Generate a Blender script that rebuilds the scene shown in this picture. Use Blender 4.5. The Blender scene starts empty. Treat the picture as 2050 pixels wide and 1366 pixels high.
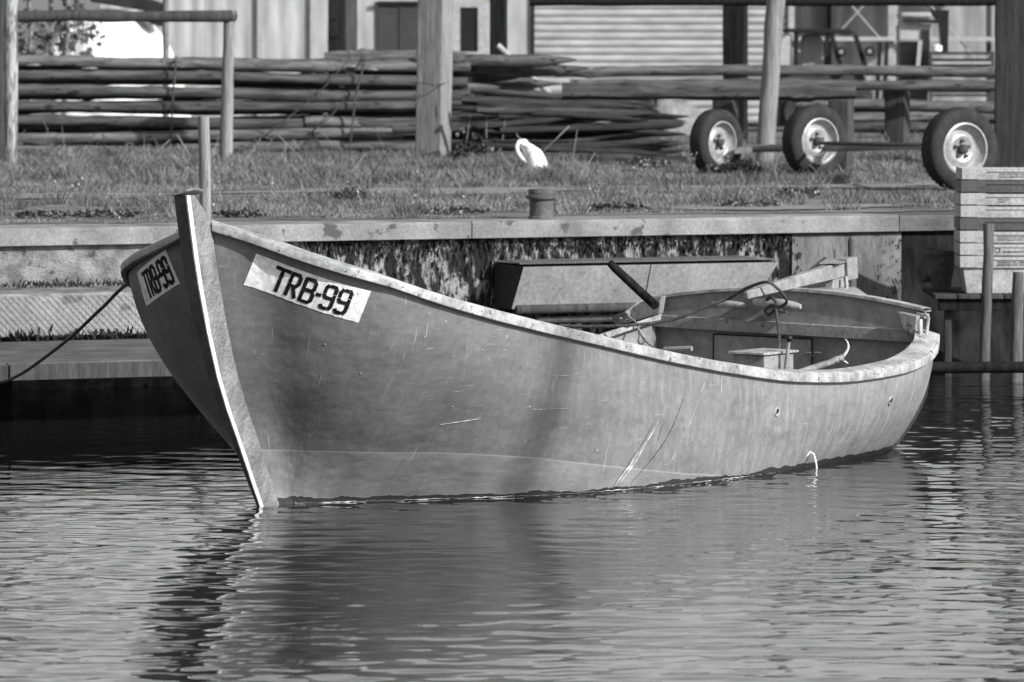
import bpy, bmesh, math, random
import numpy as np
from mathutils import Vector, Matrix
from mathutils.bvhtree import BVHTree
random.seed(7); np.random.seed(7)
C = bpy.context.scene.collection
SC = bpy.context.scene
R = math.radians
# ------------------------------------------------------------------ camera, sky, sun, exposure
F, YH, H = 12000.0, 80.0, 2.1            # focal length in photo pixels, horizon row, eye height over the water
cam = bpy.data.cameras.new('camera'); co = bpy.data.objects.new('camera', cam); C.objects.link(co)
co.location = (0, 0, H); co.rotation_euler = (R(90), 0, 0)
cam.sensor_width = 36; cam.lens = F/2050*36; cam.shift_y = -(683-YH)/2050; cam.clip_end = 3000; cam.clip_start = 1
cam.dof.use_dof = True; cam.dof.focus_distance = 28.2; cam.dof.aperture_fstop = 8.0
SC.camera = co
SUN = Vector((.66, -.53, .49)).normalized()
world = bpy.data.worlds.new('World'); SC.world = world; world.use_nodes = True
nt = world.node_tree; bg = nt.nodes['Background']
sky = nt.nodes.new('ShaderNodeTexSky'); sky.sky_type = 'NISHITA'; sky.sun_disc = False
sky.sun_elevation = math.asin(SUN.z); sky.sun_rotation = math.atan2(SUN.x, SUN.y); sky.air_density = 1.3; sky.dust_density = 2.0
bw = nt.nodes.new('ShaderNodeRGBToBW')   # the photograph is black and white: so is its sky
nt.links.new(sky.outputs[0], bw.inputs[0]); nt.links.new(bw.outputs[0], bg.inputs['Color']); bg.inputs['Strength'].default_value = .135
sl = bpy.data.lights.new('sun', 'SUN'); sl.energy = 5.0; sl.angle = R(.53); sl.color = (1, 1, 1)
so = bpy.data.objects.new('sun', sl); C.objects.link(so); so.rotation_euler = SUN.to_track_quat('Z', 'Y').to_euler(); so.location = (20, 0, 30)
SC.view_settings.view_transform = 'Standard'; SC.view_settings.look = 'None'; SC.view_settings.exposure = .45; SC.view_settings.gamma = 1
SC.view_settings.use_curve_mapping = False

# ------------------------------------------------------------------ helpers
def PX(x, y, D): return Vector(((x-1025)*D/F, D, H-(y-YH)*D/F))      # photo position at a depth -> metres
def XX(x, D): return (x-1025)*D/F
def ZZ(y, D): return H-(y-YH)*D/F
def mk_ramp(nt, p0, p1, c0, c1):
    r = nt.nodes.new('ShaderNodeValToRGB'); e = r.color_ramp.elements
    e[0].position, e[1].position = p0, p1; e[0].color = (c0, c0, c0, 1); e[1].color = (c1, c1, c1, 1); return r
def noise(nt, co_, sc, scale=(1, 1, 1), detail=6, rough=.6, dist=0, rot=(0, 0, 0)):
    m = nt.nodes.new('ShaderNodeMapping'); m.inputs['Scale'].default_value = scale; m.inputs['Rotation'].default_value = rot
    n = nt.nodes.new('ShaderNodeTexNoise'); n.inputs['Scale'].default_value = sc; n.inputs['Detail'].default_value = detail
    n.inputs['Roughness'].default_value = rough; n.inputs['Distortion'].default_value = dist
    nt.links.new(co_, m.inputs['Vector']); nt.links.new(m.outputs[0], n.inputs['Vector']); return n.outputs['Fac']
def mixc(nt, fac, a, b, mode='MIX'):
    m = nt.nodes.new('ShaderNodeMix'); m.data_type = 'RGBA'; m.blend_type = mode
    if isinstance(fac, float): m.inputs[0].default_value = fac
    else: nt.links.new(fac, m.inputs[0])
    for i, v in ((6, a), (7, b)):
        if isinstance(v, (int, float)): m.inputs[i].default_value = (v, v, v, 1)
        else: nt.links.new(v, m.inputs[i])
    return m.outputs[2]
def math_(nt, op, a, b=0.0, c=None):
    m = nt.nodes.new('ShaderNodeMath'); m.operation = op
    for i, v in enumerate((a, b) if c is None else (a, b, c)):
        if isinstance(v, (int, float)): m.inputs[i].default_value = v
        else: nt.links.new(v, m.inputs[i])
    return m.outputs[0]
def newmat(name, rough=.7, metal=0, spec=.4):
    m = bpy.data.materials.new(name); m.use_nodes = True; n = m.node_tree; b = n.nodes['Principled BSDF']
    b.inputs['Roughness'].default_value = rough; b.inputs['Metallic'].default_value = metal; b.inputs['Specular IOR Level'].default_value = spec
    tc = n.nodes.new('ShaderNodeTexCoord'); return m, n, b, tc
def add_bump(n, b, h, strength, dist=.01):
    bp = n.nodes.new('ShaderNodeBump'); bp.inputs['Strength'].default_value = strength; bp.inputs['Distance'].default_value = dist
    n.links.new(h, bp.inputs['Height']); n.links.new(bp.outputs[0], b.inputs['Normal'])
GS = .62
KEEP = {'pale_scuff_glint', 'white_plastic', 'white_tarpaulin', 'number_patch_paint', 'silver_rim_paint', 'bright_stem_band', 'clover_flower', 'pale_fish_crate', 'worn_gunwale_paint'}
def mat(name, c0, c1, sc=4, scale=(1, 1, 1), rough=.75, metal=0, spec=.18, bump=.4, bd=.01, ramp=(.35, .65), speck=None, fine=30, rot=(0, 0, 0), rnd=0.0, detail=7):
    g_ = 1 if name in KEEP else GS; c0, c1 = c0*g_, c1*g_; speck = speck and (speck[0]*g_,)+tuple(speck[1:])
    m, n, b, tc = newmat(name, rough, metal, spec); o = tc.outputs['Object']
    f = noise(n, o, sc, scale, detail, rot=rot); r = mk_ramp(n, ramp[0], ramp[1], c0, c1); n.links.new(f, r.inputs[0])
    col = r.outputs[0]
    f2 = noise(n, o, fine, scale, 4, rot=rot)
    r2 = mk_ramp(n, .3, .7, .72, 1.18); n.links.new(f2, r2.inputs[0]); col = mixc(n, 1.0, col, r2.outputs[0], 'MULTIPLY')
    if speck:                     # (colour, scale, threshold, stretch)
        f3 = noise(n, o, speck[1], speck[3] if len(speck) > 3 else scale, 5); r3 = mk_ramp(n, speck[2], speck[2]+.05, 0, 1); n.links.new(f3, r3.inputs[0])
        col = mixc(n, r3.outputs[0], col, speck[0])
    if rnd:
        oi = n.nodes.new('ShaderNodeObjectInfo'); v = math_(n, 'MULTIPLY_ADD', oi.outputs['Random'], rnd*2, 1-rnd)
        col = mixc(n, 1.0, col, v, 'MULTIPLY')
    n.links.new(col, b.inputs['Base Color'])
    if bump: add_bump(n, b, math_(n, 'ADD', f, math_(n, 'MULTIPLY', f2, .6)), bump, bd)
    return m

class MB:
    def __init__(s): s.v = []; s.f = []; s.sm = []
    def add(s, vs, fs, smooth=False):
        k = len(s.v); s.v += [tuple(v) for v in vs]; s.f += [tuple(i+k for i in f) for f in fs]; s.sm += [smooth]*len(fs); return s
    def box(s, c, d, M=None):
        x, y, z = (t/2 for t in d); vs = [Vector((a*x, b*y, e*z)) for a in (-1, 1) for b in (-1, 1) for e in (-1, 1)]
        if M is not None: vs = [M @ v for v in vs]
        vs = [v+Vector(c) for v in vs]
        return s.add(vs, [(0, 1, 3, 2), (4, 6, 7, 5), (0, 4, 5, 1), (2, 3, 7, 6), (0, 2, 6, 4), (1, 5, 7, 3)])
    def span(s, a, b): a, b = Vector(a), Vector(b); return s.box((a+b)/2, (abs(b.x-a.x), abs(b.y-a.y), abs(b.z-a.z)))
    def beam(s, a, b, w, h, up=(0, 0, 1), taper=1.0):
        a, b = Vector(a), Vector(b); d = (b-a).normalized(); u = Vector(up); sd = d.cross(u).normalized(); u = sd.cross(d)
        vs = []
        for p, t in ((a, 1), (b, taper)):
            for i, j in ((-1, -1), (1, -1), (1, 1), (-1, 1)): vs.append(p+sd*i*w/2*t+u*j*h/2*t)
        return s.add(vs, [(0, 3, 2, 1), (4, 5, 6, 7), (0, 1, 5, 4), (1, 2, 6, 5), (2, 3, 7, 6), (3, 0, 4, 7)])
    def tube(s, pts, rad, n=10, cap=True, wob=0, ph=0):
        pts = [Vector(p) for p in pts]; k = len(pts); rad = [rad]*k if isinstance(rad, (int, float)) else list(rad); vs = []
        d0 = (pts[1]-pts[0]).normalized(); ref = Vector((0, 0, 1)) if abs(d0.z) < .9 else Vector((1, 0, 0)); u = d0.cross(ref).normalized()
        for i, p in enumerate(pts):
            d = (pts[min(i+1, k-1)]-pts[max(i-1, 0)]).normalized(); u = (u-d*u.dot(d)).normalized(); w = d.cross(u)
            for j in range(n):
                a = 2*math.pi*j/n+ph; r = rad[i]*(1+wob*(random.random()-.5)); vs.append(p+(u*math.cos(a)+w*math.sin(a))*r)
        fs = [(i*n+j, i*n+(j+1) % n, (i+1)*n+(j+1) % n, (i+1)*n+j) for i in range(k-1) for j in range(n)]
        s.add(vs, fs, True)
        if cap: s.add(vs[:n], [tuple(range(n))[::-1]]); s.add(vs[-n:], [tuple(range(n))])
        return s
    def lathe(s, prof, axis='Z', n=24, c=(0, 0, 0), smooth=True):
        vs = []
        for r, h in prof:
            for j in range(n):
                a = 2*math.pi*j/n; x, y = r*math.cos(a), r*math.sin(a)
                vs.append(Vector((x, y, h) if axis == 'Z' else (x, h, y))+Vector(c))
        k = len(prof); return s.add(vs, [(i*n+j, i*n+(j+1) % n, (i+1)*n+(j+1) % n, (i+1)*n+j) for i in range(k-1) for j in range(n)], smooth)
    def grid(s, P, smooth=True, closed=False):   # P[i][j]
        a, b = len(P), len(P[0]); vs = [p for row in P for p in row]; m = b if closed else b-1
        return s.add(vs, [(i*b+j, i*b+(j+1) % b, (i+1)*b+(j+1) % b, (i+1)*b+j) for i in range(a-1) for j in range(m)], smooth)
    def prism(s, poly, off):
        k = len(poly); poly = [Vector(p) for p in poly]; off = Vector(off)
        return s.add(poly+[p+off for p in poly], [tuple(range(k)), tuple(range(k, 2*k))[::-1]]+[(i, (i+1) % k, k+(i+1) % k, k+i) for i in range(k)])
    def build(s, name, m, parent=None, label=None, cat=None, group=None, kind=None, bevel=0, loc=None, fix=True):
        me = bpy.data.meshes.new(name); base = parent_world(parent) if parent else (Vector(loc) if loc is not None else Vector((0, 0, 0)))
        me.from_pydata([tuple(Vector(v)-base) for v in s.v], [], s.f)
        me.polygons.foreach_set('use_smooth', s.sm)
        if fix:
            bm = bmesh.new(); bm.from_mesh(me); bmesh.ops.remove_doubles(bm, verts=bm.verts, dist=1e-5); bmesh.ops.recalc_face_normals(bm, faces=bm.faces); bm.to_mesh(me); bm.free()
        me.set_sharp_from_angle(angle=R(40)); me.materials.append(m)
        o = bpy.data.objects.new(name, me); C.objects.link(o)
        if parent: o.parent = parent
        else: o.location = base
        if bevel:
            md = o.modifiers.new('bevel', 'BEVEL'); md.width = bevel; md.segments = 2; md.limit_method = 'ANGLE'; md.angle_limit = R(40)
        tag(o, label, cat, group, kind); return o
def parent_world(p):
    v = Vector((0, 0, 0))
    while p: v += Vector(p.location); p = p.parent
    return v
def tag(o, label=None, cat=None, group=None, kind=None):
    for k, v in (('label', label), ('category', cat), ('group', group), ('kind', kind)):
        if v: o[k] = v
    return o
def thing(name, loc, label, cat, group=None):
    o = bpy.data.objects.new(name, None); C.objects.link(o); o.location = loc; o.empty_display_size = .1; return tag(o, label, cat, group)
def copy_tree(o, parent=None, loc=None, rot=None, label=None):
    c = o.copy(); C.objects.link(c); c.parent = parent
    if loc is not None: c.location = loc
    if rot is not None: c.rotation_euler = rot
    if label: c['label'] = label
    for ch in list(o.children):
        copy_tree(ch, c)
    return c
def fastmesh(name, V, Fq, m, loc=(0, 0, 0)):
    me = bpy.data.meshes.new(name); me.vertices.add(len(V)); me.vertices.foreach_set('co', np.asarray(V, dtype=np.float32).ravel())
    n = Fq.shape[1]; me.loops.add(Fq.size); me.loops.foreach_set('vertex_index', Fq.astype(np.int32).ravel())
    me.polygons.add(len(Fq)); me.polygons.foreach_set('loop_start', np.arange(0, Fq.size, n, dtype=np.int32)); me.update(calc_edges=True); me.validate()
    me.materials.append(m); o = bpy.data.objects.new(name, me); C.objects.link(o); o.location = loc; return o
def to_mesh(o):
    bpy.context.view_layer.update(); me = bpy.data.meshes.new_from_object(o.evaluated_get(bpy.context.evaluated_depsgraph_get()))
    n = bpy.data.objects.new(o.name, me); C.objects.link(n); n.parent = o.parent; n.location = o.location; n.rotation_euler = o.rotation_euler; n.scale = o.scale; nm = o.name; bpy.data.objects.remove(o); n.name = nm; return n
def text(body, name, size, loc, m, parent=None, rot=(R(90), 0, 0), ext=.0006, sx=1.0):
    cu = bpy.data.curves.new(name, 'FONT'); cu.body = body; cu.size = size; cu.extrude = ext; cu.space_line = .9; cu.resolution_u = 3
    o = bpy.data.objects.new(name, cu); C.objects.link(o); cu.materials.append(m)
    o.location = Vector(loc)-(parent_world(parent) if parent else Vector((0, 0, 0))); o.rotation_euler = rot; o.scale = (sx, 1, 1)
    if parent: o.parent = parent
    return to_mesh(o)

# ------------------------------------------------------------------ materials
M = {}
M['cap'] = mat('cap_concrete', .20, .36, 3, (1, 1, 1), .85, bump=.25, speck=(.10, 7, .60), fine=60)
M['capd'] = mat('stained_shaded_concrete', .08, .17, 4, rough=.85, bump=.25, fine=60)
M['conc'] = mat('rough_concrete', .17, .36, 6, (1, 1, 1.2), .9, bump=.9, bd=.02, ramp=(.4, .6), speck=(.08, 14, .60), fine=70)
M['conc_s'] = mat('smooth_wall_concrete', .11, .27, 4, (1.3, 1.3, .35), .9, bump=.5, speck=(.08, 9, .64, (1, 1, .4)), fine=50)
M['algae'] = mat('algae_wall', .03, .42, 20, (1, 1, .3), .9, bump=1.0, bd=.03, ramp=(.46, .58), speck=(.025, 7, .54, (1, 1, .45)), fine=80)
M['shadewall'] = mat('shade_tone_wall', .008, .035, 9, (1, 1, .4), .9, spec=.03, bump=.6)
M['wood'] = mat('weathered_post_wood', .20, .36, 5, (5, 5, .35), .85, bump=.7, bd=.008, ramp=(.3, .65), speck=(.07, 6, .65, (3, 3, .3)), fine=20)
M['wood_bark'] = mat('flaking_bark_wood', .13, .50, 9, (3, 3, .6), .85, bump=.8, bd=.008, ramp=(.42, .56), fine=16)
M['wood_dark'] = mat('dark_sawn_wood', .055, .10, 6, (4, 4, .4), .9, spec=.06, bump=.6, rnd=.12)
M['creosote'] = mat('black_tarred_wood', .012, .03, 6, (4, 4, .4), .85, spec=.06, bump=.4)
M['log'] = mat('pole_wood', .07, .20, 4, (.6, 5, 5), .8, bump=1.0, bd=.012, ramp=(.35, .65), speck=(.035, 6, .60, (1, 3, 3)), fine=14, rnd=.35)
M['logdark'] = mat('stake_wood', .02, .075, 6, (.4, 4, 4), .8, bump=.7, bd=.006, fine=16, rnd=.5)
M['stakew'] = mat('wet_stake_wood', .10, .22, 6, (4, 4, .4), .85, bump=.6, spec=.08)
M['endgrain'] = mat('end_grain', .28, .42, 12, bump=.5)
M['tiller'] = mat('tiller_wood', .24, .40, 4, (3, 3, 3), .8, bump=.5, ramp=(.35, .6), speck=(.1, 14, .66), fine=40)
M['steel_tex'] = mat('galvanised_sheet', .25, .36, 3, (1, 1, 1), .7, bump=.2, speck=(.16, 5, .62), fine=40)
M['iron'] = mat('rusty_bollard_iron', .09, .17, 10, bump=.7, bd=.006, fine=50)
M['rubber'] = mat('tyre_rubber', .028, .05, 10, rough=.8, bump=.2)
M['rimw'] = mat('silver_rim_paint', .22, .36, 5, rough=.35, spec=.5, bump=.1, metal=.2, speck=(.25, 7, .70))
M['hubd'] = mat('greasy_hub', .04, .1, 12, rough=.5, bump=.4)
M['pipe'] = mat('galvanised_pipe', .3, .42, 8, rough=.5, metal=.3, bump=.2)
M['white'] = mat('white_plastic', .78, .85, 6, rough=.4, bump=.08)
M['tarp'] = mat('white_tarpaulin', .70, .82, 2, rough=.55, bump=.5, bd=.05)
M['tarpg'] = mat('crumpled_grey_sheet', .2, .38, 5, (1, 1, .6), rough=.45, bump=1, bd=.05)
M['darkcloth'] = mat('dark_cover', .02, .04, 4, rough=.7, bump=.4)
M['clad'] = mat('shed_cladding', .48, .54, 1.2, (1, 1, .2), .6, bump=.05, fine=6)
M['shutter'] = mat('shutter_slats', .43, .48, 1.2, (.3, 1, 1), .5, bump=.05, fine=8)
M['frame'] = mat('pale_frame_paint', .42, .5, 3, bump=.1)
M['darkdoor'] = mat('dark_door_paint', .055, .075, 2, rough=.6, bump=.1)
M['glassd'] = mat('dark_glass', .012, .02, 2, rough=.15, spec=.6, bump=.0)
M['black'] = mat('black_plastic', .012, .025, 4, rough=.5, bump=.1)
M['machine'] = mat('machine_pale_paint', .42, .52, 3, rough=.45, bump=.1)
M['steelp'] = mat('steel_frame_paint', .38, .46, 3, rough=.5, bump=.1)
M['crate'] = mat('pale_fish_crate', .25, .38, 9, rough=.6, bump=.25, speck=(.22, 16, .66), fine=50)
M['crated'] = mat('dark_fish_crate', .10, .14, 9, rough=.6, bump=.25, speck=(.05, 16, .66), fine=50)
M['ink'] = mat('printed_ink', .05, .12, 30, bump=0)
M['inkw'] = mat('faded_print', .15, .25, 30, bump=0)
M['rope'] = mat('rope_fibre', .06, .12, 60, bump=.8, bd=.004)
M['ropel'] = mat('light_rope', .18, .30, 60, bump=.8, bd=.004)
M['leaf'] = mat('leaf_green', .09, .17, 5, rough=.55, bump=.1)
M['moss'] = mat('dark_moss', .015, .04, 9, bump=.5)
M['bark'] = mat('sapling_bark', .2, .3, 9, bump=.3)
M['flower'] = mat('clover_flower', .5, .6, 4, bump=0)
M['dry'] = mat('dry_stem', .25, .35, 4, bump=0)
M['scuff_glint'] = mat('pale_scuff_glint', .26, .50, 30, bump=.2, ramp=(.4, .6))
M['gouge'] = mat('dark_gouge', .05, .14, 30, bump=.2)
M['lettering'] = mat('black_stencil_paint', .012, .03, 30, rough=.5, bump=.1, speck=(.35, 40, .68))
M['platew'] = mat('number_patch_paint', .72, .82, 8, rough=.5, bump=.35, speck=(.18, 22, .69), fine=40)
M['gun'] = mat('worn_gunwale_paint', .17, .38, 9, (1, 1, 1), .5, spec=.5, bump=.5, bd=.008, speck=(.09, 21, .62), fine=45)
M['band'] = mat('bright_stem_band', .62, .78, 8, rough=.3, spec=.6, bump=.3, speck=(.2, 14, .7))
M['inner'] = mat('inner_hull_paint', .27, .36, 3, rough=.55, bump=.2, speck=(.04, 30, .72), fine=20)
M['stemshade'] = mat('stem_shade_tone', .10, .15, 5, rough=.6, bump=.2)
M['innerl'] = mat('inner_worn_paint', .26, .38, 7, rough=.6, bump=.3, speck=(.10, 14, .64), fine=40)

def water_mat():
    m, n, b, tc = newmat('water', .035, 0, .5); b.inputs['IOR'].default_value = 1.33
    b.inputs['Base Color'].default_value = (.010, .010, .010, 1)
    f = noise(n, tc.outputs['Object'], 14, (1, 1.3, 1), 3, .5); add_bump(n, b, f, .08, .004); return m
M['water'] = water_mat()

def hull_mat():
    m, n, b, tc = newmat('worn_hull_paint', .45, 0, .45)
    uv = tc.outputs['UV']; sep = n.nodes.new('ShaderNodeSeparateXYZ'); n.links.new(uv, sep.inputs[0]); a, z = sep.outputs[0], sep.outputs[1]
    at_ = n.nodes.new('ShaderNodeAttribute'); at_.attribute_name = 'boot'; boot = at_.outputs['Fac']
    as_ = n.nodes.new('ShaderNodeAttribute'); as_.attribute_name = 'aft'; aft = as_.outputs['Fac']
    f1 = noise(n, uv, 2.2, (1, 1.5, 1), 8, .62); r1 = mk_ramp(n, .3, .7, .10, .17); n.links.new(f1, r1.inputs[0]); col = r1.outputs[0]
    # chalky, brushed vertical weathering that grows towards the stern
    f2 = noise(n, uv, 9, (2.6, .55, 1), 6, .7, rot=(0, 0, R(-12))); r2 = mk_ramp(n, .45, .72, 0, 1); n.links.new(f2, r2.inputs[0])
    w = math_(n, 'MULTIPLY', r2.outputs[0], math_(n, 'MULTIPLY_ADD', aft, .75, .08)); col = mixc(n, w, col, .36)
    col = mixc(n, math_(n, 'MULTIPLY', aft, .5), col, .25)
    fd = noise(n, uv, 3.2, (.8, 2.0, 1), 9, .72, .6, rot=(0, 0, R(35))); rd = mk_ramp(n, .54, .68, 0, .40); n.links.new(fd, rd.inputs[0]); col = mixc(n, rd.outputs[0], col, .065)
    fr2 = noise(n, uv, 30, (1, .8, 1), 6, .75); rr2 = mk_ramp(n, .3, .7, .84, 1.16); n.links.new(fr2, rr2.inputs[0]); col = mixc(n, 1.0, col, rr2.outputs[0], 'MULTIPLY')
    fp = noise(n, uv, 5.5, (1.2, .8, 1), 9, .8); rp = mk_ramp(n, .60, .66, 0, .45); n.links.new(fp, rp.inputs[0]); col = mixc(n, rp.outputs[0], col, .24)
    # lower paint band, edge rising to the bow
    k = math_(n, 'LESS_THAN', boot, 0.0)
    fb = noise(n, uv, 5, (1, 2, 1), 6, .65); rb = mk_ramp(n, .32, .68, .13, .24); n.links.new(fb, rb.inputs[0]); col = mixc(n, k, col, rb.outputs[0])
    edge = math_(n, 'COMPARE', boot, 0.0, .003); col = mixc(n, math_(n, 'MULTIPLY', edge, .5), col, .34)
    # scratches
    for sc, st, th, rt, c, amt in ((16, (5, .22, 1), .67, -14, .38, .55), (20, (.3, 7, 1), .69, 6, .42, .55), (26, (1, 1, 1), .71, 0, .05, .7), (34, (1, 1, 1), .72, 0, .45, .7), (10, (6, .3, 1), .69, -20, .06, .35)):
        fs = noise(n, uv, sc, st, 3, .55, rot=(0, 0, R(rt))); rs = mk_ramp(n, th, th+.025, 0, amt); n.links.new(fs, rs.inputs[0]); col = mixc(n, rs.outputs[0], col, c)
    # wet line: everything just over the water is dark
    fw = noise(n, uv, 3, (1, .5, 1), 8, .65); lim = math_(n, 'MULTIPLY_ADD', fw, .09, math_(n, 'MULTIPLY_ADD', aft, .022, -.012))
    wet = math_(n, 'GREATER_THAN', lim, z); col = mixc(n, wet, col, .035)
    rr = mixc(n, wet, .45, .2); n.links.new(rr, b.inputs['Roughness'])
    n.links.new(col, b.inputs['Base Color'])
    bl = noise(n, uv, 2.5, (1, 1.6, 1), 3, .5); bf = noise(n, uv, 22, (1, 1, 1), 4, .6); bd = noise(n, uv, 7, (.7, 1.6, 1), 3, .6, rot=(0, 0, R(30)))
    h = math_(n, 'ADD', math_(n, 'MULTIPLY', bl, 2.2), math_(n, 'ADD', math_(n, 'MULTIPLY', bf, .16), math_(n, 'MULTIPLY', bd, .45)))
    add_bump(n, b, h, .26, .03); return m
M['hull'] = hull_mat()
def stem_mat():
    m, n, b, tc = newmat('lumpy_glossy_stem_paint', .28, 0, .5); o = tc.outputs['Object']
    f = noise(n, o, 9, (1, 1, .7), 6); r = mk_ramp(n, .35, .65, .11, .22); n.links.new(f, r.inputs[0]); n.links.new(r.outputs[0], b.inputs['Base Color'])
    add_bump(n, b, noise(n, o, 42, (1, 1, 1), 4), 1.0, .012); return m
M['stem'] = stem_mat()
def ground_mat():
    m, n, b, tc = newmat('soil_and_gravel', .95, 0, .1); o = tc.outputs['Object']
    f = noise(n, o, 1.6, (1, 1, 1), 8, .7); r = mk_ramp(n, .38, .62, .09, .20); n.links.new(f, r.inputs[0])
    f2 = noise(n, o, 26, (1, 1, 1), 5, .7); r2 = mk_ramp(n, .35, .68, .6, 1.3); n.links.new(f2, r2.inputs[0])
    n.links.new(mixc(n, 1.0, r.outputs[0], r2.outputs[0], 'MULTIPLY'), b.inputs['Base Color']); add_bump(n, b, f2, .8, .03); return m
M['ground'] = ground_mat()
def path_mat():
    return mat('trodden_path_gravel', .24, .34, 3, rough=.95, bump=.6, bd=.02, speck=(.5, 40, .72), fine=60)
M['path'] = path_mat()
def grass_mat():
    m, n, b, tc = newmat('grass_blades', .6, 0, .25); g = n.nodes.new('ShaderNodeNewGeometry')
    f = noise(n, tc.outputs['Object'], 2.2, (1, 1, 1), 6, .7); r = mk_ramp(n, .36, .64, .055, .185); n.links.new(f, r.inputs[0])
    v = math_(n, 'MULTIPLY_ADD', g.outputs['Random Per Island'], 1.0, .55)
    n.links.new(mixc(n, 1.0, r.outputs[0], v, 'MULTIPLY'), b.inputs['Base Color'])
    b.inputs['Subsurface Weight'].default_value = 0; return m
M['grass'] = grass_mat()

# ------------------------------------------------------------------ quay frame: along the edge (u), away from the water (d)
QX, QY, PH = -3.06, 35.87, R(27.0); qc, qs = math.cos(PH), math.sin(PH)
def Q(u, d, z): return Vector((QX+u*qc-d*qs, QY+u*qs+d*qc, z))
def u_at(x, d=0):      # where a photo column meets the line d = const
    t = (x-1025)/F; # X = t*Y
    return (t*(QY+d*qc)-(QX-d*qs))/(qc-t*qs)
GZ = .97
def wall_block(u0, u1, d0, d1, z0, z1, mb=None):
    mb = mb or MB(); return mb.prism([Q(u0, d0, z0), Q(u1, d0, z0), Q(u1, d1, z0), Q(u0, d1, z0)], (0, 0, z1-z0))
# water sheet with real ripples
def waves(X, Y):
    rs = np.random.RandomState(3); Z = np.zeros_like(X)
    for i in range(90):
        L = .095*(5.4 ** rs.rand()) if i < 78 else .9+1.6*rs.rand(); k = 2*np.pi/L; th = np.pi/2+rs.normal()*.85
        A = .0105*L/np.sqrt(78/4.) * (1.0 if L < .5 else .5)
        A *= .50
        px, py = rs.rand(2)*3; w = .55+.45*np.sin(X*(.5+rs.rand()*.9)+Y*(.25+rs.rand()*.6)+rs.rand()*6.28)
        Z += A*w*np.sin(k*(X*np.cos(th)+Y*np.sin(th))+rs.rand()*6.28)
    L_ = 1/(1+np.exp((X+1.0)/.35)); Z *= (1.0+.75*L_+.15*np.sin(X*1.3+Y*.4))*(1-.80*L_/(1+np.exp(-(Y-27.4)/.5)))   # livelier ripples off the landing
    return Z
def build_water():
    xs = np.concatenate([-3.9-np.cumsum(1.25**np.arange(26)*.06)[::-1], np.arange(-3.9, 3.9, .027), 3.9+np.cumsum(1.25**np.arange(26)*.06)])
    ys = np.concatenate([19-np.cumsum(1.2**np.arange(26)*.06)[::-1], np.arange(19, 40, .019), 40+np.cumsum(1.25**np.arange(16)*.06)])
    X, Y = np.meshgrid(xs, ys); Z = waves(X, Y)
    fade = np.clip((8-np.abs(X))/4, 0, 1)*np.clip((Y-8)/8, 0, 1)*np.clip((44-Y)/4, 0, 1)
    Z *= fade; V = np.stack([X.ravel(), Y.ravel(), Z.ravel()], 1); nx, ny = len(xs), len(ys)
    i = np.arange((ny-1)*nx).reshape(ny-1, nx)[:, :-1].ravel(); Fq = np.stack([i, i+1, i+nx+1, i+nx], 1)
    o = fastmesh('water', V, Fq, M['water']); o.data.polygons.foreach_set('use_smooth', [True]*len(Fq)); tag(o, kind='structure')
build_water()
MB().add([(-300, -120, -1.6), (300, -120, -1.6), (300, 200, -1.6), (-300, 200, -1.6)], [(0, 1, 2, 3)]).build('harbour_bed', M['moss'], kind='structure')
# quay ground, from the apron to the horizon
gm = MB(); gm.add([Q(-300, .85, GZ-.004), Q(300, .85, GZ-.004), Q(300, 900, GZ-.004), Q(-300, 900, GZ-.004)], [(0, 1, 2, 3)]); gm.build('ground', M['ground'], kind='structure')
def strip(name, d, w, m, wob=.15, z=GZ+.004, u0=-3, u1=14):
    P = []; w0 = w
    for i in range(120):
        u = u0+(u1-u0)*i/119; w = w0*(.75+.35*math.sin(u*2.3)+.25*math.sin(u*5.1+2)); P.append([Q(u, d-w+wob*math.sin(u*1.7)+random.uniform(-.07, .07), z), Q(u, d+w+wob*math.sin(u*1.1+1)+random.uniform(-.07, .07), z)])
    mb = MB(); mb.grid(P, False); return mb.build(name, m, kind='structure')
strip('path', 6.9, .62, M['path'], .3)
strip('soil_verge', .78, .17, M['ground'], .08, GZ+.003, -6, 16)
strip('path', 1.9, .35, M['path'], .25, GZ+.004, 4, 14)
# quay wall segments and coping
uA, uB, uC = u_at(600), u_at(1588), u_at(1806)
def wallseg(u0, u1, m, d0=0): wall_block(u0, u1, d0, 1.2, -1.5, .862).build('wall_panel', m, quay)
quay = thing('quay_wall', Q(0, 0, 0), 'long concrete quay wall with coping behind the moored open boat', 'wall')
wallseg(-14, uA, M['conc'], .02); wallseg(uA, uB, M['algae'], .03); wallseg(uB, uC, M['conc_s'], .012); wallseg(uC, 30, M['shadewall'], .02)  # last segment near-black: shade around the jetty painted into the wall
us = [-14, -2.0, u_at(940), u_at(1795), 12.5, 30]
def coping(u0, u1, z1):
    n = max(8, int((u1-u0)/.06)) if u1 > -4 and u0 < 12 else 4; P = []
    for k in range(n+1):
        u = u0+(u1-u0)*k/n; c = random.uniform(0, .006)+(.018 if random.random() < .04 else 0); P.append([Q(u, -.035+random.uniform(0, .004), .866), Q(u, -.035+c*.3, z1-.010-c), Q(u, -.022+c, z1), Q(u, .85, z1), Q(u, .85, .866)])
    mb = MB(); mb.grid(P, False, closed=True); mb.add(P[0], [tuple(range(5))]); mb.add(P[-1], [tuple(range(5))]); return mb
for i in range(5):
    coping(us[i]+.004, us[i+1]-.004, GZ-(.0 if i < 3 else .003)).build('coping_stone', M['cap' if i < 3 else 'capd'], quay)  # darker stones at the right have the shadow painted into their colour
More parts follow.
